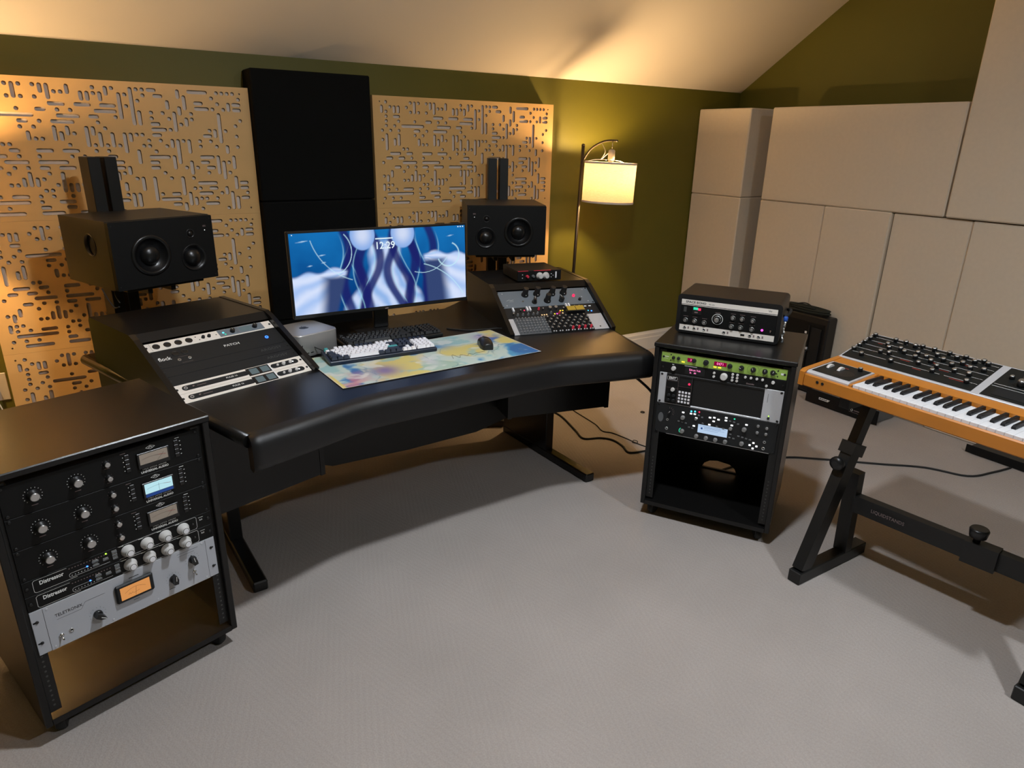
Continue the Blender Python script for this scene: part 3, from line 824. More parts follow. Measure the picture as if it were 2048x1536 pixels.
def distressor(k, label):
    u = Unit('compressor', label, FRAME_LR, (6 + k) * U, U, 'black_paint', group='black compressors with four white knobs')
    for i, x in enumerate((247, 298, 348, 399)):
        u.knob(x, 24, 'skirt', 1.0)
        u.marks('printed_caption', [(x - 20, 4.5, x - 8, 4.5, 1.5)], 'white_print')
    u.text('Distressor', 64, 17, .0155, 'white_print', sx=.82, bold=.0004)
    o = [(100, 5, 27, 5, .8), (27, 5, 23, 9, .8), (23, 9, 23, 36, .8), (23, 36, 27, 40, .8), (27, 40, 120, 40, .8), (103, 27, 103, 33, .7), (103, 33, 107, 36, .7), (103, 27, 107, 24, .7), (107, 24, 150, 24, .7), (107, 36, 200, 36, .7), (224, 41.5, 438, 41.5, .8), (224, 3, 436, 3, .8), (436, 3, 440, 7, .8), (440, 7, 440, 37, .8), (440, 37, 436, 41.5, .8)]
    u.marks('printed_outline', o, 'white_print')
    for i in range(14):
        u.marks('meter_tick', [(104 + i * 7.0, 10, 107 + i * 7.0, 10, 2.2)], 'grey_print')
        if i < 9:
            u.marks('meter_tick', [(108 + i * 7.5, 31, 110 + i * 7.5, 31, 2.0)], 'white_print')
    for x, y, w in ((166, 18, 16), (166, 29, 16), (191, 24, 14), (214, 12, 13), (214, 21, 13), (214, 31, 13)):
        u.btn(x, y, w, 5.5, 'mid_grey')
        u.marks('printed_caption', [(x - 6, y - 4.6, x + 6, y - 4.6, 1.0)], 'white_print')
    u.led(146, 23, 'led_blue', .0021)
    if k == 0:
        u.led(194, 8, 'led_green', .0021)
    u.knob(428, 22, 'round', .35)
    u.text('EL8', 453, 18, .006, 'white_print'); u.marks('printed_caption', [(446, 10, 460, 10, 1.2)], 'white_print')
distressor(0, 'black compressor with four white knobs and one green light')
distressor(1, 'black compressor with four white knobs just above the silver one')
u = Unit('leveling_amplifier', 'silver leveling amplifier with orange lit meter and three black knobs', FRAME_LR, 8 * U, 3 * U, 'grey_panel', screws=None)
u.marks('panel_seam', [(29, 1, 29, 132, .9), (455, 1, 455, 132, .7)], 'dark_print')
for e in (0, 1):
    for v in (34, 98):
        u.marks('rack_slot', [(3 + e * 463, v, 14 + e * 463, v, 4.5)], 'void_black')
        part('rack_screw', 'rack_screw_dome', lambda: G().lathe([(.0042, 0), (.0042, -.0015), (.002, -.003)], 12, 'y', cap0=False), 'black_metal', u.t, u.p(12 + e * 458, v))
u.box('meter_bezel', 195, 295, 26, 83, -.010, 0, 'dark_grey', .004)
u.box('meter_face', 206, 284, 35, 74, -.0106, -.0099, 'meter_orange')
u.marks('meter_scale', [(217 + 5.5 * i, 56 - 11 * math.sin(PI * (i + .5) / 11), 222.5 + 5.5 * i, 56 - 11 * math.sin(PI * (i + 1.5) / 11), .6) for i in range(10)], 'dark_print', -.0109)
u.marks('meter_needle', [(243, 72, 247, 46, .7)], 'dark_print', -.0110)
u.marks('meter_script', [(225, 63, 229, 58, .6), (229, 58, 231, 63, .6), (231, 63, 236, 59, .6), (236, 59, 239, 63, .6), (239, 63, 255, 60, .6)], 'dark_print', -.0110)
u.text('TELETRONIX', 84, 38, .0125, 'dark_print', sx=.88)
u.marks('printed_line', [(54, 50, 112, 50, .7), (112, 50, 124, 33, .7), (124, 33, 172, 33, .7)], 'dark_print')
u.marks('printed_caption', [(236, 20, 262, 20, 2.4), (334, 112, 352, 112, 1.6), (238, 93, 254, 93, 1.6), (370, 12, 432, 12, .8), (372, 20, 420, 20, .8)], 'dark_print')
for x, v, a in ((146, 86, 2.2), (350, 82, .1), (411, 46, -.2)):
    u.knob(x, v, 'bakelite', 1.35, a); u.dial(x, v, 19, 11, m='dark_print', L=1.6, w=1.2)
u.knob(56, 100, 'toggle', 1.2); u.knob(80, 98, 'jack', 1.0); u.knob(412, 88, 'toggle', 1.1)
for x, v in ((38, 8), (445, 8), (38, 125), (445, 125), (180, 125), (300, 125)):
    part('panel_screw', 'panel_screw', lambda: G().lathe([(.0028, 0), (.0024, -.0012)], 10, 'y', cap0=False), 'silver', u.t, u.p(x, v))
u.box('bottom_lip', 30, 455, 131.5, 133.2, -.0006, .002, 'brushed')

# ------------------------------------------------------------------ right rack
u = Unit('digital_delay', 'green one-space digital delay with a red number display', FRAME_RR, 0, U, 'green_panel')
for x, kd, sc in ((49, 'dark', .75), (69, 'dark', .75), (132, 'dark', 1.0), (179, 'dark', 1.25), (271, 'dark', 1.1), (315, 'round', 1.15), (359, 'round', 1.15), (402, 'round', 1.15), (431, 'round', 1.15)):
    u.knob(x, 21, kd, sc, (x % 7 - 3) * .4)
u.dial(179, 21, 12, 17, a0=-150, a1=150, L=1.2, w=.9)
u.box('number_window', 105, 128, 13, 29, -.0015, 0, 'display_red', .0006); u.text('3', 119, 21, .012, 'display_pink').location.y = -.0019
u.box('number_window', 210, 258, 11, 27, -.0015, 0, 'display_red', .0006); u.text('0471', 234, 19, .0140, 'display_pink').location.y = -.0019
u.btn(89, 33, 12, 5, 'led_yellow', 'lit_button'); u.btn(215, 34, 12, 5, 'led_yellow', 'lit_button'); u.btn(233, 34, 12, 5, 'led_yellow', 'lit_button')
u.rrline(337, 380, 4, 40, 17, .6, 'dark_print'); u.rrline(382, 448, 4, 40, 17, .6, 'dark_print')
for x, v in ((449, 11), (449, 34), (443, 23), (38, 10), (38, 34)):
    u.led(x, v, 'black_plastic', .0028)
u.marks('printed_logo', [(460, 22, 476, 22, 8)], 'white_print'); u.marks('printed_caption', [(10, 20, 30, 20, 2.5), (9, 28, 26, 28, 1.2)], 'white_print')
u.marks('edge_highlight', [(20, 1.5, 420, 1.5, .6)], 'white_print')

u = Unit('effects_processor', 'black one-space effects processor with pink text display and big grey dial', FRAME_RR, U, U, 'black_paint')
u.knob(54, 21, 'light', 1.15)
u.box('text_window', 100, 178, 7, 37, -.001, 0, 'void_black')
u.text('Edrum Vult', 139, 17, .0115, 'display_pink', sx=.85).location.y = -.0015
u.text('St    80', 132, 29, .0090, 'display_pink').location.y = -.0015
u.marks('printed_caption', [(96, 3.5, 146, 3.5, 1.6), (46, 6, 54, 6, 2.5)], 'white_print')
for x, v in ((215, 14), (215, 29), (286, 8), (304, 8), (286, 20), (304, 20), (286, 32), (304, 32), (334, 11), (355, 11), (377, 11), (398, 11), (415, 33)):
    u.knob(x, v, 'light', .62)
u.knob(254, 22, 'light', 1.75); u.knob(437, 15, 'light', .8)
u.text('Eventide', 355, 36, .0085, 'grey_print', align='CENTER', bold=.0002)

u = Unit('module_rack', 'open silver-ended module rack, mostly empty, holding a keypad module', FRAME_RR, 2 * U, 3 * U, None, .02)
for x0, x1 in ((0, 29), (412, 482.6)):
    u.box('end_plate', x0, x1, .6, 132.8, 0, .004, 'silver', .0008)
u.box('top_rail', 29, 412, .6, 9, 0, .006, 'black_metal', .001); u.box('bottom_rail', 29, 412, 126, 132.8, 0, .010, 'silver', .001)
u.box('inner_back', 29, 412, 9.5, 125.5, .19, .194, 'black_satin'); u.box('inner_floor', 29, 412, 122, 125.5, .0105, .19, 'black_satin')
for k in range(1, 9):
    u.box('card_guide', 140 + k * 34 - 1, 140 + k * 34 + 1, 9.5, 20, .004, .18, 'black_metal'); u.box('card_guide', 140 + k * 34 - 1, 140 + k * 34 + 1, 112, 121.5, .012, .18, 'black_metal')
    u.box('edge_connector', 140 + k * 34 - 22, 140 + k * 34 - 10, 40, 92, .176, .19, 'mid_grey' if k > 6 else 'dark_grey')
for k in (2, 4, 7):
    u.box('backplane_tag', 140 + k * 34 - 24, 140 + k * 34 - 12, 30, 36, .186, .19, 'white_print')
t2 = u
u.box('module_face', 31, 138, 4, 129, -.004, .002, 'black_paint', .0008)
u.box('module_body', 33, 136, 6, 127, .002, .15, 'black_metal')
u.rrline(34, 74, 12, 26, 2, .9, 'white_print').location.y = -.0042
u.text('EMT', 54, 19, .0130, 'white_print', sx=1.15, bold=.0004).location.y = -.0044
u.marks('module_outline', [(33, 30, 80, 30, .7), (80, 6, 80, 128, .6), (33, 60, 80, 60, .6), (134, 8, 134, 126, .5), (80, 48, 134, 48, .6)], 'grey_print', -.0043)
u.box('red_window', 84, 132, 14, 44, -.0046, -.004, 'void_black'); u.led(124, 33, 'led_red', .0048).location.y = -.0046
o = u.knob(60, 66, 'light', 1.0); o.location.y = -.004
for k in range(16):
    o = u.btn(89 + (k % 4) * 13, 72 + (k // 4) * 14, 8.5, 8.5, 'white_plastic', 'keypad_button'); o.location.y = -.004
for k in range(4):
    o = u.knob(46 + (k % 2) * 20, 92 + (k // 2) * 20, 'dark', .8); o.location.y = -.004
u.led(440, 110, 'led_green', .0022); u.knob(440, 119, 'dark', .6)
for k in range(6):
    u.led(427, 22 + k * 6, 'black_plastic', .0012)
for e in (0, 1):
    for v in (8, 125):
        part('rack_screw', 'rack_screw_dome', lambda: G().lathe([(.0042, 0), (.0042, -.0015), (.002, -.003)], 12, 'y', cap0=False), 'black_metal', u.t, u.p(10 + e * 463, v))

u = Unit('amp_profiler', 'dark grey three-space guitar amp processor with white lit screen and buttons', FRAME_RR, 5 * U, 3 * U, 'dark_grey')
def kv(v):                       # measured panel rows to this unit
    return (v - 222) * 1.0
u.box('screen_bezel', 174, 300, 60, 104, -.0012, 0, 'black_plastic')
u.box('screen', 178, 296, 64, 100, -.0016, -.0012, 'display_white')
u.marks('screen_detail', [(190, 80, 197, 80, 8), (202, 74, 270, 74, 1.2), (202, 79, 284, 79, .8), (202, 85, 260, 85, .8), (184, 69, 290, 69, 1.0)], 'dull_blue', -.0018)
for x in (176, 215, 253, 292):
    u.knob(x, 118, 'grey', 1.05)
u.knob(113, 48, 'grey', 1.1); u.knob(116, 108, 'grey', 1.1); u.knob(358, 50, 'grey', 1.15); u.knob(356, 112, 'grey', 1.1); u.knob(306, 58, 'grey', .85); u.knob(166, 44, 'grey', .7)
ring = [(116 + 13 * math.cos(a), 108 - 13 * math.sin(a), 116 + 13 * math.cos(a + .22), 108 - 13 * math.sin(a + .22), 2.6) for a in [PI * .68 + .25 * i for i in range(7)]]
u.marks('lit_ring', ring, 'led_mint', -.001)
u.knob(55, 34, 'bakelite', .85, .6); u.dial(55, 34, 14, 6, m='grey_print', a0=0, a1=120, L=8, w=.9)
for x, v in ((408, 25), (441, 28), (408, 53), (441, 53)):
    u.knob(x, v, 'grey', .7); u.dial(x, v, 9, 20, m='faint_print', a0=-180, a1=170, L=1, w=1.6, name='dial_ring')
for x, v in ((400, 100), (387, 112), (413, 112), (400, 124)):
    u.btn(x, v, 8, 7, 'led_white', 'lit_button')
for x, v, m in ((144, 15, 'led_cyan'), (159, 13, 'led_cyan'), (176, 12, 'led_red'), (316, 14, 'led_mint')):
    u.led(x, v, m, .0034)
for x, v in ((112, 26), (144, 25), (159, 24), (167, 40), (221, 27), (238, 24), (255, 29), (237, 40), (284, 27), (309, 43), (364, 29), (222, 58), (161, 76), (284, 15)):
    u.btn(x, v, 9.5, 6, 'led_white', 'lit_button')
for x, v in ((176, 27), (190, 33), (195, 58), (252, 60), (278, 64), (97, 68), (112, 70), (127, 71), (142, 86), (156, 88), (300, 27), (316, 28), (332, 33), (308, 82), (306, 97), (322, 98), (340, 84), (355, 86), (370, 88), (385, 90)):
    u.btn(x, v, 9, 5.5, 'mid_grey')
u.knob(50, 110, 'jack', 1.1); u.knob(50, 70, 'jack', .9); u.knob(440, 88, 'jack', 1.0); u.knob(439, 116, 'jack', 1.1)
put('oval_emblem', G().lathe([(.011, 0), (.011, -.0006)], 24, 'y', cap0=False), 'mid_grey', u.t, u.p(21, 64)).scale.z = 1.9
u.box('bottom_lip', 50, 462, 132, 133.6, -.0012, .002, 'brushed')

# ------------------------------------------------------------------ left desk housing: interface, patch bay, two blanks, two converters
u = Unit('audio_interface', 'white one-space audio interface with four combo jacks and blue display end', FRAME_PL, 0, U, 'white_panel', .2)
for x in (42, 80, 118, 156):
    u.knob(x, 23, 'xlr', 1.0)
u.marks('panel_seam', [(24, 2, 24, 42, .7)], 'dark_print')
for x in (208, 230):
    u.knob(x, 23, 'dark', .75)
for x, v in ((184, 13), (192, 30), (258, 22)):
    u.led(x, v, 'black_plastic', .0022)
u.box('display_panel', 268, 446, 3, 39, -.0008, 0, 'slate_panel')
u.led(286, 20, 'led_cyan', .0034).location.y = -.0008; u.led(290, 30, 'led_mint', .0030).location.y = -.0008
u.box('screen', 352, 396, 9, 33, -.0012, -.0008, 'display_teal'); u.knob(321, 22, 'round', 1.1); u.knob(412, 20, 'round', 1.1)
u.marks('button_marks', [(334, 12, 346, 12, 3), (334, 21, 346, 21, 3), (334, 30, 346, 30, 3)], 'mid_grey', -.001)
u = Unit('patch_bay', 'plain black two-space patch bay with glowing blue power ring', FRAME_PL, U, 2 * U, 'dark_grey', .2)
u.text('flock', 40, 46, .024, 'white_print', sx=.9, bold=.0003); u.text('PATCH', 283, 44, .0150, 'white_print', sx=1.25, bold=.0002)
put('power_ring', G().lathe([(.0062, 0), (.0062, -.0012), (.0046, -.0012), (.0046, 0)], 24, 'y', cap0=False, cap1=False), 'led_blue', u.t, u.p(424, 44))
for x, v in ((84, 30), (116, 30)):
    u.knob(x, v, 'xlr', .95)
for x in (82, 118):
    u.knob(x, 64, 'jack', 1.0)
u.marks('printed_caption', [(84, 50, 118, 50, .8), (84, 80, 122, 80, .8)], 'grey_print')
for k in range(2):
    u = Unit('blank_panel', ('plain black blank rack panel directly below the patch bay', 'plain black blank rack panel directly above the white converters')[k], FRAME_PL, (3 + k) * U, U, 'dark_grey', .02, group='black blank rack panels')
    u.text('ARGOSY', 405, 20, .0175, 'faint_print', sx=1.25)
for k in range(2):
    u = Unit('audio_converter', ('white one-space converter with two small screens, upper of the pair', 'white one-space converter with two small screens, lower of the pair')[k], FRAME_PL, (5 + k) * U, U, 'white_panel', .2, group='white converters with small screens')
    g = G().prism([(a / 1000 - W / 2, U - b / 1000) for a, b in capsule(37, 22, 252, 22, 11)][::-1], -.0008, 0, 'y'); put('dark_bar', g, 'dark_grey', u.t)
    g = G().prism([(a / 1000 - W / 2, U - b / 1000) for a, b in capsule(362, 22, 452, 22, 11)][::-1], -.0008, 0, 'y'); put('dark_bar', g, 'dark_grey', u.t)
    u.text('PULSE 16', 200, 22, .0105, 'white_print', sx=1.0).location.y = -.0011
    u.knob(38, 22, 'jack', 1.1); u.marks('printed_logo', [(62, 22, 68, 18, 5), (76, 22, 108, 22, 2.0)], 'grey_print', -.001)
    u.box('screen_window', 258, 346, 4, 41, -.0008, 0, 'black_plastic')
    for x in (284, 326):
        u.box('screen', x - 15, x + 15, 9, 36, -.0012, -.0008, 'display_teal')
    u.box('divider', 346, 350, 3, 42, -.001, 0, 'white_plastic')
    u.knob(378, 22, 'light', .55); u.knob(402, 22, 'light', .85); u.knob(430, 22, 'light', .75)
    u.led(441, 22, 'led_white', .0030).location.y = -.001

# ------------------------------------------------------------------ right desk housing: equaliser, strip, module rack
u = Unit('tube_equalizer', 'slate grey equaliser with tall black knobs and a red jewel light', FRAME_PR, 0, .122, 'slate_panel', .2)
for x, v in ((141, 36), (202, 36), (281, 38), (341, 38), (240, 88)):
    u.knob(x, v, 'tall', 1.4)
for x, v, a in ((172, 92, .3), (312, 92, -.2)):
    u.knob(x, v, 'bakelite', 1.5, a)
u.knob(116, 82, 'toggle', 1.0); u.knob(410, 92, 'dark', .9)
put('jewel_light', G().lathe([(.007, 0), (.007, -.004), (.005, -.010), (.001, -.012)], 12, 'y', cap0=False), 'led_red', u.t, u.p(388, 62))
u.marks('printed_script', [(38, 70, 52, 64, 1.0), (52, 64, 60, 70, 1.0), (60, 70, 74, 64, 1.0), (48, 78, 72, 76, .8)], 'white_print')
for x, v in ((30, 18), (452, 18), (30, 104), (452, 104), (430, 70)):
    u.led(x, v, 'silver', .003)
u = Unit('module_strip', 'dark strip of small controls with yellow meters and blue light', FRAME_PR, .122, .078, 'dark_grey', .15)
for x, v in ((48, 20), (118, 18), (132, 18), (322, 12), (336, 12)):
    u.btn(x, v, 8, 26, 'white_plastic', 'switch_cap', -.010)
for x, v in ((232, 24), (262, 24)):
    u.knob(x, v, 'comp_small', 1.2)
for x, v, kd in ((82, 28, 'mini'), (176, 22, 'red'), (196, 26, 'mini'), (60, 55, 'minigrey'), (86, 55, 'minigrey'), (112, 55, 'minigrey'), (138, 55, 'minigrey'), (160, 52, 'minigrey'), (228, 54, 'minigrey'), (300, 30, 'mini'), (360, 24, 'mini'), (384, 24, 'mini'), (40, 50, 'mini')):
    u.knob(x, v, kd, 1.05)
u.box('meter_pair', 305, 398, 34, 72, -.022, 0, 'black_plastic', .001)
mat('meter_gold', (0.50, 0.33, 0.04), 0.4, var=.1)
u.box('meter_face', 308, 350, 36, 66, -.0226, -.022, 'meter_gold'); u.box('meter_face', 353, 395, 36, 66, -.0226, -.022, 'meter_gold')
for x, v, m in ((180, 62, 'led_amber'), (192, 62, 'led_amber'), (204, 61, 'led_amber'), (246, 60, 'led_yellow'), (258, 60, 'led_pink'), (282, 40, 'led_yellow'), (294, 40, 'led_yellow'), (288, 58, 'led_amber'), (104, 22, 'led_red')):
    u.led(x, v, m, .0036)
u.knob(270, 58, 'red', 1.0)
u.led(440, 56, 'led_blue', .0034); u.led(424, 52, 'led_cyan', .0025); u.btn(420, 20, 12, 7, 'white_plastic'); u.btn(444, 20, 12, 6, 'white_plastic')
u = Unit('module_rack', 'module rack densely packed with small knobs, blank silver plate at its end', FRAME_PR, .200, .111, 'black_metal', .15)
u.box('end_plate', 4, 30, 1, 110, -.003, 0, 'silver', .0006); u.box('blank_plate', 405, 480, 1, 110, -.003, 0, 'silver', .0006)
u.led(440, 92, 'black_plastic', .004).location.y = -.003
for k in range(5):
    u.box('module_face', 31 + k * 31, 61 + k * 31, 1, 110, -.0035, 0, 'mid_grey', .0005)
    for j in range(6):
        for e in (0, 1):
            o = u.knob(39 + k * 31 + e * 15, 11 + j * 17.5, 'minigrey', 1.05, (k + j) * .7); o.location.y = -.0035
for k in range(7):
    u.box('module_face', 187 + k * 31, 217 + k * 31, 1, 110, -.0035, 0, 'black_paint', .0005)
    for j in range(5):
        o = u.knob(195 + k * 31 + (j % 2) * 14, 12 + j * 19, 'mini', 1.15, 0); o.location.y = -.0035
        if j < 4:
            o = u.knob(209 + k * 31 - (j % 2) * 14, 21 + j * 19, 'minigrey', .8, k); o.location.y = -.0035
    if k >= 3:
        o = u.knob(203 + k * 31, 94, 'red', 1.25); o.location.y = -.0035
    for e in (0, 1):
        u.btn(197 + k * 31 + e * 12, 105, 5, 5, 'white_plastic', 'push_button', -.008)

# ------------------------------------------------------------------ small red-edged preamp on the right housing
H7, V7 = 7 * U * math.sin(PTILT), 7 * U * math.cos(PTILT)
O, yw, _ = FRAME_PR
ax = Vector((math.cos(yw), math.sin(yw), 0)); bk = Vector((-math.sin(yw), math.cos(yw), 0))
pp = O + ax * .245 + bk * .045
t = thing('preamp', 'small black preamp box with red top edge on the right rack housing', 'preamp', (pp.x, pp.y, ZD + V7 + .0345), (0, 0, yw))
put('case', G().box(-.115, .115, 0, .215, .003, .052, .002), 'black_metal', t)
put('front_panel', G().box(-.115, .115, -.004, 0, .003, .052, .001), 'black_paint', t)
put('red_edge', G().box(-.113, -.06, -.0045, .004, .0505, .0526), 'red_cap', t); put('red_edge', G().box(-.03, .06, -.0045, .004, .0505, .0526), 'red_cap', t)
for x, m in ((-.066, 'red'), (-.035, 'minigrey'), (.0, 'skirt'), (.033, 'skirt')):
    f = KN[m]; sc = 1.4 if m != 'skirt' else 1.0
    o = part('knob', ('knob', m, sc, 'pre'), lambda: f[1](sc), f[2], t, (x, -.004, .026))
for x, z in ((.062, .034), (.062, .018), (.048, .026), (-.09, .034), (-.09, .018), (.072, .026)):
    part('indicator_light', ('led', .0018), lambda: G(), 'white_print', t, (x, -.004, z)) if False else None
    part('panel_stud', 'panel_stud', lambda: G().lathe([(.0028, 0), (.0022, -.002)], 8, 'y', cap0=False), 'silver', t, (x, -.004, z))
put('lit_button', G().box(.083, .091, -.006, -.004, .012, .044, .001), 'white_plastic', t)
for x in (-.09, .09):
    for y in (.02, .19):
        put('rubber_foot', G().cyl(.008, 0, .003, 10), 'black_rubber', t, (x, y, 0))

# ------------------------------------------------------------------ loudspeakers on twin-post stands
def loudspeaker(TL, yaw, mir, label, slabel):
    w, h, d = .43, .264, .40
    c, s = math.cos(yaw), math.sin(yaw)
    ctr = Vector(TL) + Vector((c, s, 0)) * (w / 2)
    zb = TL[2] - h
    t = thing('loudspeaker', label, 'speaker', (ctr.x, ctr.y, zb), (0, 0, yaw), 'studio loudspeakers on twin-post stands')
    m = mir
    X = lambda u: m * (u - w / 2)                     # u measured from the outer side of the left speaker
    so = m * -w / 2                                   # outer side carries the round port
    bx = (-w / 2 + .0125, w / 2 - .0005) if m > 0 else (-w / 2 + .0005, w / 2 - .0125)
    put('cabinet', G().box(bx[0], bx[1], .0225, d, .0005, h - .0005, .002), 'black_satin', t)
    put('cabinet_top', G().box(-w / 2, w / 2, .022, d, h - .0005, h + .0015), 'black_satin', t)
    # outer side panel with port opening
    me = plate([(0, 0), (d - .022, 0), (d - .022, h - .0006), (0, h - .0006)], [circle(.235, .165, .042, 32)], .012, 'black_satin', 'port_panel')
    if m > 0:
        link('port_panel', me, t, (-w / 2, d, 0), (0, 0, -PI / 2))
    else:
        link('port_panel', me, t, (w / 2, .022, 0), (0, 0, PI / 2))
    yc = d - .235 if m > 0 else .022 + .235
    put('port_ring', G().lathe([(.046, -m * .0008), (.044, -m * .003), (.040, -m * .001), (.0385, m * .011), (.0385, m * .0118)], 36, 'x', cap0=False, cap1=False), 'black_plastic', t, (so, yc, .165))
    put('port_throat', G().lathe([(.0395, m * .0117), (.0395, m * .0121)], 30, 'x'), 'void_black', t, (so, yc, .165))
    WO, MI, TW = (.150, .125, .081), (.330, .095, .056), (.326, .195, .019)
    me = plate(rrect(-w / 2 + .0005, w / 2 - .0005, .0005, h - .0005, .004), [circle(X(a), b, r - .006, 40) for a, b, r in (WO, MI, TW)], .022, 'black_paint', 'baffle')
    link('baffle', me, t)
    a, b, r = WO
    o = put('woofer', G().lathe([(r, 0), (r, -.003), (r * .93, -.005), (r * .86, -.006), (r * .80, -.002), (r * .78, .004), (r * .40, .019), (r * .38, .019)], 48, 'y', cap0=False, cap1=False), 'cone_black', t, (X(a), 0, b))
    put('dust_cap', G().lathe([(r * .50, .016), (r * .49, .008), (r * .42, -.002), (r * .30, -.009), (r * .15, -.013), (.001, -.014)], 36, 'y', cap0=False), 'cone_black', o)
    a, b, r = MI
    o = put('midrange', G().lathe([(r, 0), (r, -.002), (r * .96, -.0035), (r * .80, .006), (r * .68, .011)], 44, 'y', cap0=False, cap1=False), 'cone_black', t, (X(a), 0, b))
    put('dome', G().lathe([(r * .69, .012), (r * .64, .005), (r * .52, -.002), (r * .34, -.008), (r * .15, -.011), (.001, -.012)], 36, 'y', cap0=False), 'cone_black', o)
    a, b, r = TW
    o = put('tweeter', G().lathe([(r, 0), (r, -.0015), (r * .8, -.001), (r * .62, .004)], 30, 'y', cap0=False, cap1=False), 'black_plastic', t, (X(a), 0, b))
    put('dome', G().lathe([(r * .63, .0045), (r * .55, .0), (r * .3, -.003), (.0005, -.0045)], 24, 'y', cap0=False), 'cone_black', o)
    text('atc', .012, 'grey_print', t, (X(.392), -.0004, .222), bold=.0003)
    part('indicator_light', ('led', .0016), lambda: G().lathe([(.0016, 0), (.0016, -.0008), (.001, -.0016), (.0001, -.0019)], 10, 'y', cap0=False), 'led_white', t, (X(.392), 0, .204))
    for a in (.012, .418):
        for b in (.014, .25):
            part('baffle_screw', 'baffle_screw', lambda: G().lathe([(.0028, 0), (.0022, -.0009)], 8, 'y', cap0=False), 'black_metal', t, (X(a), 0, b))
    # stand
    st = thing('speaker_stand', slabel, 'stand', (ctr.x, ctr.y, 0), (0, 0, yaw), 'twin-post speaker stands')
    cx = 0.0
    for e in (-1, 1):
        put('post', G().box(cx + e * .0335 - .0255, cx + e * .0335 + .0255, d + .003, d + .083, .012, 1.456, .002), 'black_satin', st)
    put('base_plate', G().box(-.19, .19, .20, .4845, 0, .012, .003), 'black_metal', st)
    put('platform', G().box(-.165, .165, .035, d - .002, zb - .016, zb - .0015, .002), 'black_metal', st)
    for e in (-1, 1):
        put('bracket_arm', G().box(e * .05 - .01, e * .05 + .01, .08, d + .002, zb - .045, zb - .0165, .002), 'black_metal', st)
    put('clamp_block', G().box(-.062, .062, d - .03, d + .002, zb - .075, zb - .046, .003), 'black_metal', st)
    return t
loudspeaker((-.417, -.744, 1.232), .397, 1, 'black three-way loudspeaker with side port above the patch bay housing', 'black twin-post stand holding the loudspeaker above the patch bay housing')
loudspeaker((1.267, -.507, 1.225), -.421, -1, 'black three-way loudspeaker above the small preamp', 'black twin-post stand holding the loudspeaker above the small preamp')
tag(put('speaker_cable', G().tube([(-.47, -.66, .97), (-.455, -.70, .93), (-.44, -.73, .905), (-.425, -.755, .912)], .003, 6, 6), 'black_rubber'), 'thin black cable hanging below the loudspeaker with the visible side port, thicker loop', 'cable')
tag(put('speaker_cable', G().tube([(-.42, -.62, .965), (-.428, -.66, .94), (-.418, -.70, .915)], .0025, 6, 6), 'black_rubber'), 'thin black cable beside the stand bracket of the ported loudspeaker', 'cable')

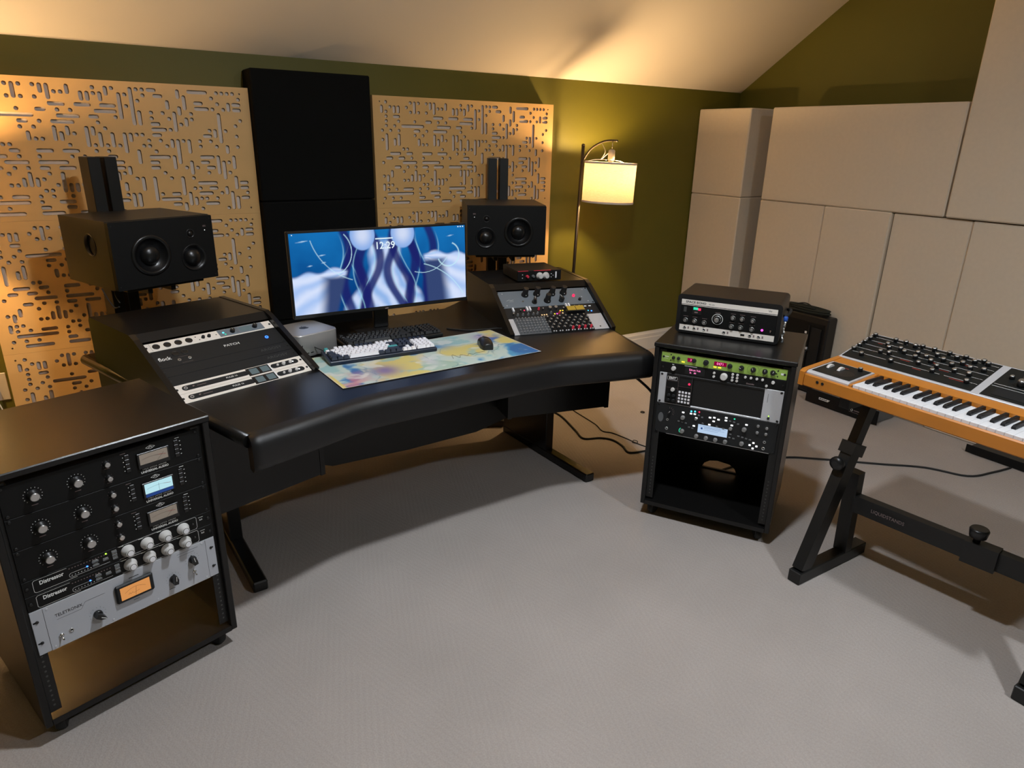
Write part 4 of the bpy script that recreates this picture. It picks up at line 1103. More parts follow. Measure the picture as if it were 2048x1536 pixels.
# ------------------------------------------------------------------ monitor with abstract blue wallpaper
def sm(e0, e1, x):
    x = max(0.0, min(1.0, (x - e0) / (e1 - e0))); return x * x * (3 - 2 * x)
def mixc(a, b, t):
    return tuple(p + (q - p) * t for p, q in zip(a, b))
def wallpaper(u, v):
    # deep blue field with pale feathered fans at both lower corners and dark flowing ribbons in the middle
    x = (u - .5) * 2.35; y = v - .5
    n = noise.fractal(Vector((x * 1.6, y * 1.6, 3.1)), 1.0, 2.0, 4)
    c = mixc((.002, .050, .22), (.008, .16, .46), sm(-.5, .6, y + n * .35))
    d = abs(x)
    # pale centre column of soft cloth-like folds
    fold = .5 + .5 * math.sin(26 * x + 5 * math.sin(5 * y + 2) + 4 * n)
    wdt = .20 + .36 * sm(.05, -.5, y) + .06 * n
    pc = sm(wdt + .04, wdt - .06, d)
    c = mixc(c, mixc((.20, .40, .78), (.62, .72, .95), fold * .7 + .2), pc * sm(.42, .30, y))
    # dark indigo ribbons on both sides of the column
    for sgn, off, ph in ((-1, .30, .2), (1, .33, 1.1), (-1, .42, 2.0), (1, .47, 2.7), (-1, .15, 4.0), (1, .13, 5.1), (-1, .55, 3.4), (1, .60, .4), (-1, .24, 1.4), (1, .22, 3.0)):
        cx = sgn * (off + .10 * math.sin(5.0 * y + ph) + .30 * max(0, -y) * (off + .2))
        k = sm(.085, .03, abs(x - cx)) * sm(-.55, -.2, y + .35)
        c = mixc(c, (.012, .016, .14), k * .92)
        e = sm(.012, .002, abs(x - cx - sgn * .075))
        c = mixc(c, (.35, .70, .85), e * .5 * sm(.5, .2, y))
    # pale rounded shapes along the top
    for sgn in (-1, 1):
        r = math.hypot((x - sgn * .27) / .17, (y - .44) / .20)
        c = mixc(c, mixc((.62, .70, .90), (.25, .42, .80), sm(.1, 1.0, r)), sm(1.0, .9, r))
    # feathered wings sweeping down to both sides
    for sgn, ox, oy in ((-1, -.60, .0), (1, .66, .13)):
        dx = (x - ox) * sgn; dy = oy - y                     # outward, downward
        top = sm(-.02, .03, dy + .05 - .10 * abs(dx) ** .8 + .02 * math.sin(dx * 20))
        inner = sm(-.03, .03, dx + .10 - .30 * max(0, dy) * (1 if sgn < 0 else .2))
        an = math.atan2(dy, max(dx, -.05) + .12)
        fe = .5 + .5 * math.sin(an * 17 + 3 * n)
        shade = sm(.12, .30, dx + .03 - .10 * dy)            # shadowed inner edge, lit feathers outside
        col = mixc((.035, .06, .17), mixc((.40, .56, .90), (.66, .75, .97), fe), max(shade, sm(.10, .02, dy)))
        c = mixc(c, col, top * inner)
    # thin bright arcs
    for (ax_, ay, r, w, a0, a1) in ((.92, .12, .16, .012, -2.8, 1.2), (-.72, .25, .30, .008, -1.2, .8), (.55, .32, .42, .006, -1.9, -.6), (-.2, .6, .75, .006, 3.4, 4.4), (.30, -.9, .95, .008, .5, 1.3)):
        q = math.hypot(x - ax_, y - ay); an = math.atan2(y - ay, x - ax_)
        if an < a0: an += 2 * PI
        c = mixc(c, (.55, .85, .95), sm(w, w * .2, abs(q - r)) * (1 if a0 < an < a1 else 0) * .85)
    for (sx, sy, L) in ((-1.02, .40, .11), (-.80, .22, .07), (-.78, .13, .05), (.95, .37, .07), (-.95, .10, .05), (.70, .15, .06)):
        q = abs(y - sy - .12 * (x - sx)) + .004 - .012 * max(0, 1 - abs(x - sx) / L)
        if abs(x - sx) < L: c = mixc(c, (.45, .68, .88), sm(.004, -.004, q) * .8)
    return c
MW, MH = .815, .358
t = thing('monitor', 'black ultrawide monitor showing a blue wallpaper with clock', 'monitor', (.190 + .80 / 2, -.982, ZD), (0, 0, 0.0))
zt = 1.197 - ZD
tilt = .035
hd = put('bezel', G().box(-MW / 2, MW / 2, 0, .022, -MH, 0, .003).box(-.2, .2, .022, .05, -MH + .06, -.06, .012), 'black_plastic', t, (0, 0, zt), (-tilt, 0, 0))
link('screen', printed_grid(MW - .016, MH - .026, 330, 138, wallpaper, 'screen_print', 'screen'), hd, (-MW / 2 + .008, -.0008, -MH + .017))
text('12:29', .042, 'screen_text', hd, (0.008, -.0014, -.078), bold=.0006, name='clock_text')
put('date_line', G().box(-.035, .045, -.0014, -.0010, -.050, -.045), 'screen_text', hd)
for k in range(3):
    put('status_icon', G().box(.362 + k * .012, .368 + k * .012, -.0014, -.0010, -.017, -.012), 'screen_text', hd)
put('status_icon', G().box(-.388, -.384, -.0014, -.0010, -.017, -.013), 'screen_text', hd)
put('maker_badge', G().box(-.008, .008, -.0012, -.0002, -MH + .004, -MH + .009), 'grey_print', hd)
put('neck', G().box(-.035, .035, .058, .078, .012, .40, .004), 'black_plastic', t)
put('mount', G().box(-.05, .05, .040, .060, .24, .34, .003), 'black_plastic', t)
put('stand_base', G().prism(rrect(-.125, .125, -.04, .15, .03), .0, .012), 'black_plastic', t)

# ------------------------------------------------------------------ small aluminium computer
t = thing('desktop_computer', 'silver rounded square desktop computer with black fruit logo on top', 'computer', (.197, -1.074, ZD), (0, 0, .298))
g = G()
o0 = rrect(-.0985, .0985, -.0985, .0985, .030, 8)
n = len(o0)
lv = [(.93, .004), (.985, .004), (1.0, .008), (1.0, .090), (.985, .0945), (.96, .095)]
g.add([(x * k, y * k, z) for k, z in lv for x, y in o0], [(a * n + i, a * n + (i + 1) % n, (a + 1) * n + (i + 1) % n, (a + 1) * n + i) for a in range(5) for i in range(n)], True)
g.f.append(list(range(n))[::-1]); g.sm.append(False); g.f.append([5 * n + i for i in range(n)]); g.sm.append(False)
put('body', g, 'mac_silver', t)
put('foot_ring', G().cyl(.082, 0, .004, 36), 'black_rubber', t)
# apple-shaped mark: body with bite and leaf
ap = []
for i in range(40):
    a = 2 * PI * i / 40
    r = .0185 * (1 + .06 * math.cos(2 * a) - .16 * math.exp(-((a - PI / 2) / .25) ** 2) - .08 * math.exp(-((a - 1.5 * PI) / .22) ** 2))
    x, y = r * math.cos(a), r * math.sin(a) * .98
    q = math.hypot(x - .0215, y - .003)
    if q < .0085:
        x, y = .0215 + (x - .0215) / q * .0085, .003 + (y - .003) / q * .0085
    ap.append((x, y))
lo = put('logo', G().prism(ap, .0951, .0954), 'black_plastic', t, (0, 0, 0))
put('logo_leaf', G().prism([(.000, .0185), (.002, .0245), (.008, .0275), (.0065, .0215)], .0951, .0954), 'black_plastic', lo)
for k in range(2):
    put('port_slot', G().box(-.06 + k * .02, -.047 + k * .02, -.0988, -.0984, .018, .022), 'void_black', t)

# ------------------------------------------------------------------ desk mat
def D2(x, y, z=0.0):
    c, s = math.cos(DPSI), math.sin(DPSI)
    return (DX + c * x - s * y, DY + s * x + c * y, z)
def matprint(u, v):
    x, y = u * 2.2, v
    p = Vector((x * 1.3, y * 1.5, 1.7))
    w = noise.noise_vector(p * 1.3) * .35
    a = noise.fractal(p + w, 1.0, 2.0, 4)
    b = noise.fractal(p * 1.7 + w + Vector((5, 2, 9)), 1.0, 2.0, 4)
    d = noise.fractal(p * 3.2 + Vector((8, 1, 3)), 1.0, 2.0, 3)
    c = mixc((.46, .55, .50), (.60, .50, .16), sm(-.05, .30, a + .25 * math.exp(-((u - .55) / .16) ** 2) * (1 - .4 * v)))
    c = mixc(c, (.08, .30, .50), sm(.02, .30, b + .45 * sm(.62, .95, u) * sm(.8, .1, v) - .15))
    c = mixc(c, (.03, .13, .34), sm(.22, .5, b + .25 * sm(.7, 1, u)))
    c = mixc(c, (.22, .44, .46), .7 * sm(.15, .4, -b + d * .4 + .2 * sm(.3, .0, u) * sm(.3, .9, v)))
    k = sm(.25, .0, u) * sm(.55, .15, v)                     # pink and violet corner wash
    c = mixc(c, (.52, .16, .19), k * sm(-.35, .2, d + a + .15) * .95)
    c = mixc(c, (.17, .12, .30), math.exp(-((u - .24) / .07) ** 2 - ((v - .27) / .17) ** 2) * .95)
    c = mixc(c, (.14, .28, .42), math.exp(-((u - .62) / .06) ** 2 - ((v - .70) / .13) ** 2) * .8)
    c = mixc(c, (.56, .56, .60), math.exp(-((u - .47) / .035) ** 2 - ((v - .35) / .20) ** 2) * .85)
    c = mixc(c, (.30, .18, .40), math.exp(-((u - .88) / .05) ** 2 - ((v - .78) / .12) ** 2) * .7)
    c = mixc(c, (.66, .66, .62), sm(.30, .55, d) * .6)
    c = mixc(c, (.06, .16, .24), sm(.020, .006, abs(a - .02)) * .45)
    c = mixc(c, (.62, .50, .14), sm(.022, .012, u) * sm(.5, .3, v))
    e = min(u * 2.2, (1 - u) * 2.2, v, 1 - v)
    return mixc((.60, .56, .48), c, sm(.004, .012, e))
MX0, MX1, MY0, MY1 = -.442, .422, -.312, .082
t = thing('desk_mat', 'large desk mat printed with blue, yellow and pink watercolour washes', 'desk mat', D2(MX0, MY0, ZD + .0004), (0, 0, DPSI))
put('rubber_base', G().box(0, MX1 - MX0, 0, MY1 - MY0, 0, .0022), 'black_rubber', t)
link('printed_top', printed_grid(MX1 - MX0, MY1 - MY0, 260, 120, matprint, 'mat_print', 'printed_top'), t, (0, 0, .0026), (-PI / 2, 0, 0))
put('signature', G().tube([(.50, .10, .0029), (.52, .145, .0029), (.53, .10, .0029), (.55, .13, .0029), (.57, .105, .0029), (.585, .125, .0029), (.60, .11, .0029), (.62, .12, .0029), (.66, .118, .0029)], .0008, 4, 5), 'dark_print', t)

# ------------------------------------------------------------------ keyboards
KU = .01905
def keycap(w):
    def f():
        a, b = w * KU / 2 - .0006, KU / 2 - .0006
        c, d = a - .0030, b - .0035
        vs = [(-a, -b, 0), (a, -b, 0), (a, b, 0), (-a, b, 0), (-c, -d + .001, .0105), (c, -d + .001, .0105), (c, d + .001, .0105), (-c, d + .001, .0105), (0, .001, .0100)]
        return G().add(vs, [(0, 1, 5, 4), (1, 2, 6, 5), (2, 3, 7, 6), (3, 0, 4, 7), (4, 5, 8), (5, 6, 8), (6, 7, 8), (7, 4, 8)])
    return f
ROWS = [
    ([(0, 1)], [(2, 1), (3, 1), (4, 1), (5, 1)], [(6.5, 1), (7.5, 1), (8.5, 1), (9.5, 1)], [(11, 1), (12, 1), (13, 1), (14, 1)], [(15.25, 1), (16.25, 1), (17.25, 1)]),
]
def layout():
    K = [(0, 0, 1, 'esc')]
    for g0, xs_ in enumerate(((2, 3, 4, 5), (6.5, 7.5, 8.5, 9.5), (11, 12, 13, 14))):
        K += [(x, 0, 1, 'fn' + str(g0)) for x in xs_]
    K += [(15.25 + i, 0, 1, 'nav') for i in range(3)] + [(18.5 + i, 0, 1, 'nav') for i in range(4)]
    K += [(i, 1.25, 1, 'a') for i in range(13)] + [(13, 1.25, 2, 'mod')]
    K += [(0, 2.25, 1.5, 'mod')] + [(1.5 + i, 2.25, 1, 'a') for i in range(12)] + [(13.5, 2.25, 1.5, 'mod')]
    K += [(0, 3.25, 1.75, 'mod')] + [(1.75 + i, 3.25, 1, 'a') for i in range(11)] + [(12.75, 3.25, 2.25, 'enter')]
    K += [(0, 4.25, 2.25, 'mod')] + [(2.25 + i, 4.25, 1, 'a') for i in range(10)] + [(12.25, 4.25, 2.75, 'mod')]
    K += [(0, 5.25, 1.25, 'mod'), (1.25, 5.25, 1.25, 'mod'), (2.5, 5.25, 1.25, 'mod'), (3.75, 5.25, 6.25, 'a')] + [(10 + 1.25 * i, 5.25, 1.25, 'mod') for i in range(4)]
    for y in (1.25, 2.25):
        K += [(15.25 + i, y, 1, 'nav') for i in range(3)]
    K += [(16.25, 4.25, 1, 'a'), (15.25, 5.25, 1, 'a'), (16.25, 5.25, 1, 'a'), (17.25, 5.25, 1, 'a')]
    K += [(18.5 + i, 1.25 + j, 1, 'num') for j in range(4) for i in range(3)] + [(21.5, 1.25, 1, 'num'), (21.5, 2.25, 1, 'num'), (21.5, 3.25, 1, 'num'), (21.5, 4.25, 1, 'num'), (18.5, 5.25, 2, 'num'), (20.5, 5.25, 1, 'num'), (21.5, 5.25, 1, 'num')]
    return K
def keyboard(name, label, loc, yaw, tilt, cmap, case, grp=None):
    t = thing(name, label, 'keyboard', loc, (tilt, 0, yaw))
    wd, dp = 22.5 * KU + .016, 6.25 * KU + .014
    put('case', G().box(0, wd, 0, dp, 0, .017, .003), case, t)
    put('key_bed', G().box(.006, wd - .006, .006, dp - .006, .017, .0175), case, t)
    for x, r, w, kd in layout():
        m = cmap(kd)
        part('key', ('keycap', w), keycap(w), m, t, (.008 + (x + w / 2) * KU, dp - .007 - (r + .5) * KU, .0178 + .002))
    return t
kp = D2(-.392, -.058, ZD + .0031)
kb = keyboard('computer_keyboard', 'mechanical keyboard with white and navy keys and teal accents on the mat', kp, DPSI - .075, .075,
              lambda k: {'esc': 'teal_plastic', 'enter': 'teal_plastic', 'fn1': 'navy_plastic'}.get(k, 'white_plastic' if k in ('a', 'num', 'fn0', 'fn2') else 'navy_plastic'), 'navy_plastic')
put('cable', G().tube([(.02, .125, .012), (-.03, .18, .03), (-.055, .17, .05), (-.075, .12, .02), (-.08, .10, .004)], .002, 6, 6), 'black_rubber', kb)
keyboard('computer_keyboard', 'all-black keyboard lying behind the white-keyed one', D2(-.258, .113, ZD + .0005), DPSI - .03, .04, lambda k: 'black_plastic' if k in ('a', 'num') else 'dark_grey', 'black_plastic')
tag(put('paper_card', G().box(0, .07, 0, .05, 0, .001), 'dark_grey', None, D2(-.335, .215, ZD + .0003), (0, 0, .5)), 'small dark card beside the all-black keyboard', 'card')

# ------------------------------------------------------------------ mouse
t = thing('computer_mouse', 'black wireless mouse on the printed mat', 'mouse', D2(.262, -.128, ZD + .0032), (0, 0, DPSI - .35))
g = G(); NX, NY = 20, 16; vs = []
for j in range(NY + 1):
    v = j / NY; y = -.062 + .124 * v
    hw_ = .031 * (math.sin(PI * min(1, max(0, .08 + .84 * v))) ** .35) * (1 - .10 * math.exp(-((v - .55) / .2) ** 2))
    hh = .039 * (math.sin(PI * (.10 + .80 * (1 - v) ** 1.0 * .9 + .02)) ** .7)
    for i in range(NX + 1):
        a = PI * i / NX
        vs.append((hw_ * math.cos(a) * (1 if True else 1), y, max(0.0, hh * math.sin(a) ** .6)))
fs = [(j * (NX + 1) + i, (j + 1) * (NX + 1) + i, (j + 1) * (NX + 1) + i + 1, j * (NX + 1) + i + 1) for j in range(NY) for i in range(NX)]
g.add(vs, fs, True)
g.f.append(list(range(NX + 1))); g.sm.append(False); g.f.append([NY * (NX + 1) + i for i in range(NX + 1)][::-1]); g.sm.append(False)
put('shell', g, 'black_plastic', t)
put('scroll_wheel', G().lathe([(.008, -.0035), (.0095, -.002), (.0095, .002), (.008, .0035)], 20, 'x'), 'mid_grey', t, (0, .030, .0265))
put('button_seam', G().box(-.0005, .0005, .040, .058, .018, .0275), 'void_black', t)
put('printed_mark', G().lathe([(.0050, .0392), (.0050, .0396), (.0034, .0396), (.0034, .0392)], 16, cap0=False, cap1=False), 'grey_print', t, (0, -.012, -.0012))

# ------------------------------------------------------------------ tape echo on the right rack
t = thing('tape_echo', 'black tape echo unit with white striped panel on the rolling rack', 'echo unit', (1.576, -1.782, .7995), (0, 0, -1.037))
EW, EH, ED = .416, .168, .262
g = G()
sec = rrect(0, EW, .004, EH, .016, 5)
g.prism([(a, b) for a, b in sec], .012, ED, 'y', False)
put('case', g, 'black_leather', t)
fr = plate(sec, [[(a, b) for a, b in rrect(.016, EW - .016, .014, EH - .020, .004, 3)]], .014, 'black_leather', 'front_rim')
link('front_rim', fr, t, (0, -.002, 0))
PX0, PX1, PZ0, PZ1 = .017, EW - .017, .015, EH - .021
put('front_panel', G().box(PX0, PX1, -.003, .0115, PZ0, PZ1), 'black_paint', t)
def ep(s, v):
    return (PX0 + (PX1 - PX0) * s, -.003, PZ1 - (PZ1 - PZ0) * v)
def ebox(name, s0, s1, v0, v1, y0, m):
    a = ep(s0, v0); b = ep(s1, v1)
    return put(name, G().box(a[0], b[0], -.003 - y0, -.003, b[2], a[2]), m, t)
ebox('title_strip', 0, 1, 0, .145, .0006, 'white_panel'); ebox('title_line', 0, 1, .165, .18, .0004, 'white_panel'); ebox('jack_strip', 0, 1, .815, 1, .0006, 'white_panel')
o = text('SPACE ECHO', .0125, 'dark_print', t, ep(.155, .075), sx=1.15, bold=.0003); o.location.y = -.0040
o = text('RE-201', .0075, 'dark_print', t, ep(.325, .085), sx=1.1); o.location.y = -.0040
put('emblem', G().tube([(0, 0, .004), (.003, 0, -.003), (.006, 0, .004), (.009, 0, -.003), (.012, 0, .003)], .0008, 4, 2), 'dark_print', t, (ep(.91, .07)[0], -.004, ep(.91, .07)[2]))
for s_, v_, k_ in ((.06, .665, 1), (.16, .67, 1), (.265, .68, 1), (.56, .42, 1), (.655, .42, 1), (.765, .43, 1), (.555, .69, 1), (.65, .69, 1), (.765, .70, 1), (.40, .52, 1.55)):
    f = KN['echo']
    o = part('knob', ('knob', 'echo', k_), lambda: f[1](k_), f[2], t, ep(s_, v_), (0, s_ * 3 - 1, 0))
    for nm, fn, mm in f[3]:
        part(nm, ('knob', 'echo', nm, k_), (lambda fn=fn: fn(k_)), mm, o)
    a = ep(s_, v_)
    put('caption', G().box(-.010, .010, -.0004, 0, .0165 * k_, .0178 * k_), 'grey_print', t, a)
dg_ = G().lathe([(.0225, 0), (.0225, -.0006), (.0205, -.0006), (.0205, 0)], 40, 'y', cap0=False, cap1=False)
put('dial_ring', dg_, 'white_print', t, ep(.40, .52))
ebox('meter_window', .125, .225, .20, .46, .0025, 'black_plastic'); ebox('meter_green', .135, .185, .22, .30, .0032, 'led_mint'); ebox('meter_red', .186, .215, .24, .31, .0032, 'led_red')
ebox('meter_mark', .15, .185, .36, .40, .0030, 'grey_print'); ebox('lamp_caption', .03, .06, .24, .40, .0004, 'faint_print')
put('power_light', G().lathe([(.0048, 0), (.0048, -.002), (.003, -.005), (.0003, -.006)], 16, 'y', cap0=False), 'led_pink', t, ep(.87, .68))
f = KN['toggle']; part('switch', ('knob', 'toggle', .7), lambda: f[1](.7), f[2], t, ep(.955, .68))
f = KN['jack']
for s_ in (.06, .165, .27, .485, .755, .845):
    o = part('jack', ('knob', 'jack', 1.05), lambda: f[1](1.05), f[2], t, ep(s_, .905)); part('jack_hole', ('knob', 'jack', 'jack_hole', 1.05), lambda: f[3][0][1](1.05), 'void_black', o)
    o.location.y = -.0036
    a = ep(s_ + .04, .905); put('caption', G().box(-.003, .003, -.0010, -.0006, -.005, .005), 'grey_print', t, a)
ebox('slide_switch', .66, .70, .88, .93, .003, 'black_plastic')
for e in (-.001, EW + .001):
    put('side_handle', G().tube([(e, .06, .11), (e + (.016 if e > 0 else -.016), .085, .115), (e + (.016 if e > 0 else -.016), .175, .115), (e, .20, .11)], .006, 8, 4), 'black_rubber', t)
for x in (.03, EW - .03):
    for y in (.03, ED - .03):
        put('rubber_foot', G().cyl(.009, 0, .0045, 12), 'black_rubber', t, (x, y, 0))
# silver braided lead with blue collar on the echo's handle
c_, s_ = math.cos(-1.037), math.sin(-1.037)
def E2(x, y, z):
    return (1.576 + c_ * x - s_ * y, -1.782 + s_ * x + c_ * y, .7995 + z)
t = thing('braided_lead', 'silver braided lead with blue collar hanging on the echo side handle', 'cable', E2(EW + .012, .02, .01))
org = Vector(E2(EW + .012, .02, .01))
pts = [Vector(E2(EW + .012 + .003 * math.sin(k * 1.9), .020 + .004 * math.cos(k * 2.3), .012 + k * .0105)) - org for k in range(9)]
put('braid', G().tube(pts, lambda q: .0042 + .0014 * math.sin(q * 40), 8, 4), 'brushed', t)
put('collar', G().lathe([(.006, 0), (.0085, .003), (.0085, .017), (.006, .02)], 14), 'dull_blue', t, pts[-1] + Vector((0, 0, .003)))

# ------------------------------------------------------------------ synthesizer on a Z stand
SX, SY, SYAW = 1.696, -2.552, -1.560
SU0, SWD = -.195, 1.065
syn = thing('synthesizer', 'wooden-cased analog synthesizer with black knob panel and white keys', 'synthesizer', (SX, SY, .735), (0, 0, SYAW))
Zs = .735
def sz(z): return z - Zs
u0, u1 = SU0, SU0 + SWD
put('wood_front', G().box(u0 + .02, u1 - .02, -.062, -.050, sz(.735), sz(.782), .004), 'synth_wood', syn)
sidep = [(-.062, sz(.735)), (.40, sz(.735)), (.40, sz(.855)), (.385, sz(.862)), (.185, sz(.808)), (.145, sz(.806)), (-.045, sz(.794)), (-.060, sz(.786))]
for a in (u0, u1 - .02):
    put('wood_cheek', G().prism(sidep, a, a + .02, 'x'), 'synth_wood', syn)
put('bottom', G().box(u0 + .02, u1 - .02, -.050, .40, sz(.735), sz(.747)), 'black_metal', syn)
put('rear_panel', G().box(u0 + .02, u1 - .02, .388, .40, sz(.747), sz(.852)), 'black_metal', syn)
# wood strip between keys and knob panel
put('wood_strip', G().prism([(.110, sz(.770)), (.166, sz(.770)), (.166, sz(.806)), (.110, sz(.800))], u0 + .02, u1 - .02, 'x'), 'synth_wood', syn)
# performance panel left of the keys
put('wheel_block', G().prism([(-.050, sz(.748)), (.109, sz(.748)), (.109, sz(.801)), (-.040, sz(.792)), (-.050, sz(.786))], u0 + .021, -.012, 'x'), 'silver', syn)
put('wood_end_block', G().prism([(-.0495, sz(.748)), (.109, sz(.748)), (.109, sz(.798)), (-.0495, sz(.785))], -.0115, -.001, 'x'), 'synth_wood', syn)
tl = math.atan2(.009, .149)
pf = put('performance_panel', G().box(u0 + .030, -.020, 0, .136, 0, .0018, .0006), 'synth_panel', syn, (0, -.034, sz(.7926)), (tl, 0, 0))
for k in range(2):
    x = u0 + .052 + k * .042
    put('pitch_wheel', G().lathe([(.024, -.0055), (.026, -.0035), (.026, .0035), (.024, .0055)], 28, 'x', cap0=True), 'frost_plastic', syn, (x, .045, sz(.783)))
    put('wheel_well', G().box(x - .0075, x + .0075, .018, .073, sz(.7982), sz(.7990)), 'void_black', syn, (0, 0, -.0012))
put('touch_pad', G().prism(circle(-.070, .048, .034, 24), .0018, .0024), 'black_plastic', pf)
def sknob(parent, x, y, z, sc=1.0, big=False):
    o = part('knob', ('synknob', sc), lambda: G().lathe([(.0088 * sc, 0), (.0088 * sc, .011 * sc), (.0078 * sc, .013 * sc)], 18), 'black_plastic', parent, (x, y, z))
    part('knob_cap', ('synknobcap', sc), lambda: G().lathe([(.0070 * sc, .013 * sc), (.0062 * sc, .0148 * sc)], 18, cap0=False), 'brushed', o)
    return o
sknob(pf, -.052, .118, .0018, .95)
put('red_caption', G().box(-.11, -.085, .10, .104, .0018, .0020), 'red_print', pf)
for x in (-.118, -.098):
    put('front_jack', G().lathe([(.0052, -.0625), (.0052, -.0645), (.003, -.0645), (.003, -.0627)], 14, 'y', cap0=False), 'black_metal', syn, (x, 0, sz(.764)))
# keybed and keys
put('key_bed', G().box(0.0, 36 * .0235, -.048, .109, sz(.748), sz(.766)), 'black_paint', syn)
BL = {0: .0215, 1: .0500, 3: .0868, 4: .1155, 5: .1440}
wk = lambda: G().box(.0004, .0231, -.044, .100, 0, .022, .0012)
for k in range(36):
    part('white_key', 'white_key', wk, 'key_white', syn, (k * .0235, 0, sz(.7675)))
bkf = lambda: G().add([(-.0062, 0, 0), (.0062, 0, 0), (.0062, .098, 0), (-.0062, .098, 0), (-.0045, .006, .0118), (.0045, .006, .0118), (.0050, .098, .0118), (-.0050, .098, .0118), (-.0058, .0, .007), (.0058, .0, .007)],
                      [(0, 1, 9, 8), (8, 9, 5, 4), (1, 2, 6, 5, 9), (2, 3, 7, 6), (3, 0, 8, 4, 7), (4, 5, 6, 7), (3, 2, 1, 0)])
for oc in range(5):
    for q, off in BL.items():
        part('black_key', 'black_key', bkf, 'key_black', syn, (oc * .1645 + off, .002, sz(.7898)))
# tilted knob panel in a silver frame
pt = math.atan2(.058, .215)
kp_ = put('knob_panel', G().box(u0 + .002, u1 - .002, 0, .226, -.010, 0, .002), 'silver', syn, (0, .168, sz(.8085)), (pt, 0, 0))
for a, b in ((u0 + .010, .272), (.298, .52), (.546, u1 - .010)):
    put('panel_section', G().box(a, b, .010, .218, 0, .0012), 'synth_panel', kp_)
lines = [(.012, .045, .26), (.012, .089, .26), (.012, .133, .26), (.012, .172, .262), (.012, .206, .262)]
off_ = u0 - .0
rows = [.062, .098, .134, .170, .200]
rng = random.Random(5)
for r, y in enumerate((.060, .096, .132, .168, .200)):
    g = G(); x = u0 + .028
    segs = ((.0, .22), (.235, .40), (.415, .455)) if r % 2 else ((.01, .14), (.16, .33), (.345, .455))
    for a, b in segs:
        g.box(u0 + .012 + a, min(.268, u0 + .012 + b), y - .0009, y + .0002, .0012, .0015)
    put('white_rule', g, 'white_print', kp_)
kx = [(-.171, .205), (-.171, .172), (-.172, .138), (-.173, .104), (-.174, .070), (-.128, .045), (-.090, .204), (-.095, .160), (-.078, .138), (-.085, .096), (-.055, .100), (-.052, .205), (-.040, .150), (-.012, .196), (.010, .205), (-.018, .135), (.022, .152), (.030, .120), (.052, .205), (.058, .140), (.060, .086), (.080, .172), (.085, .120), (.105, .204), (.112, .150), (.118, .096), (.122, .060), (.138, .188), (.150, .132), (.160, .205), (.172, .160), (.176, .098), (.196, .190), (.205, .140), (.218, .206), (.222, .100), (.236, .196), (.244, .150), (.238, .052), (-.020, .052)]
for x, y in kx:
    sknob(kp_, x, y, .0012, 1.0)
for x, y, sc in ((.330, .150, .9), (.365, .160, .9), (.372, .120, 1.6), (.410, .160, .9), (.455, .175, 1), (.49, .175, 1), (.455, .13, 1), (.49, .13, 1)):
    sknob(kp_, x, y, .0012, sc)
for x in (.58, .63, .68, .73, .78, .83):
    for y in (.07, .12, .17):
        sknob(kp_, x, y, .0012, 1.0)
put('display', G().box(.325, .500, .025, .075, .0012, .0022), 'void_black', kp_)
put('white_rule', G().box(.302, .515, .095, .0962, .0012, .0015).box(.302, .515, .080, .0812, .0012, .0015), 'white_print', kp_)
for k in range(9):
    x = rng.uniform(-.16, .22); y = rng.choice((.05, .086, .12, .158))
    put('red_legend', G().box(x, x + rng.uniform(.015, .035), y, y + .003, .0012, .0014), 'red_print', kp_)

# stand: two side frames (slanted leg, upright, floor foot) joined by a cross bar
stand = thing('keyboard_stand', 'black steel Z-shaped keyboard stand under the synthesizer', 'stand', (1.75, -2.53, 0), (0, 0, .0))
def stand_side(y, xo, front=True):
    P = lambda x, z: (x - 1.75 + xo, y + 2.53, z)
    foot = put('foot', G().box(1.555 - 1.75 + xo, 1.985 - 1.75 + xo, y + 2.53 - .025, y + 2.53 + .025, 0, .05, .003), 'black_metal', stand)
    put('slanted_leg', G().bar(P(1.595, .048), P(1.772, .50), .062, .042), 'black_metal', stand)
    put('inner_tube', G().bar(P(1.772, .50), P(1.845, .690), .048, .032), 'black_metal', stand)
    put('sleeve', G().bar(P(1.768, .488), P(1.784, .53), .078, .056), 'black_metal', stand)
    put('upright', G().bar(P(1.855, .05), P(1.835, .40), .052, .04, (1, 0, 0)), 'black_metal', stand)
    put('support_arm', G().box(1.66 - 1.75 + xo, 2.06 - 1.75 + xo, y + 2.53 - .02, y + 2.53 + .02, .690, .7335, .003), 'black_metal', stand)
    k = put('height_knob', G().lathe([(.010, 0), (.010, -.02), (.024, -.022), (.026, -.03), (.025, -.042), (.012, -.047)], 20, 'x'), 'black_plastic', stand, P(1.728, .468))
stand_side(-2.53, 0); stand_side(-3.262, .075)
put('cross_bar', G().bar((1.838 - 1.75, -.012, .275), (1.913 - 1.75, -.73, .275), .068, .036, (1, 0, 0)), 'black_metal', stand)
put('sliding_sleeve', G().bar((1.868 - 1.75, -.40, .275), (1.882 - 1.75, -.50, .275), .080, .048, (1, 0, 0)), 'black_metal', stand)
put('width_knob', G().lathe([(.011, 0), (.011, .02), (.026, .024), (.030, .05), (.026, .056)], 20), 'black_plastic', stand, (1.868 - 1.75, -.43, .312))
o = text('LIQUIDSTANDS', .019, 'grey_print', stand, (1.8225 - 1.75, -.155, .280), (PI / 2, 0, -PI / 2 + .104), sx=.9)

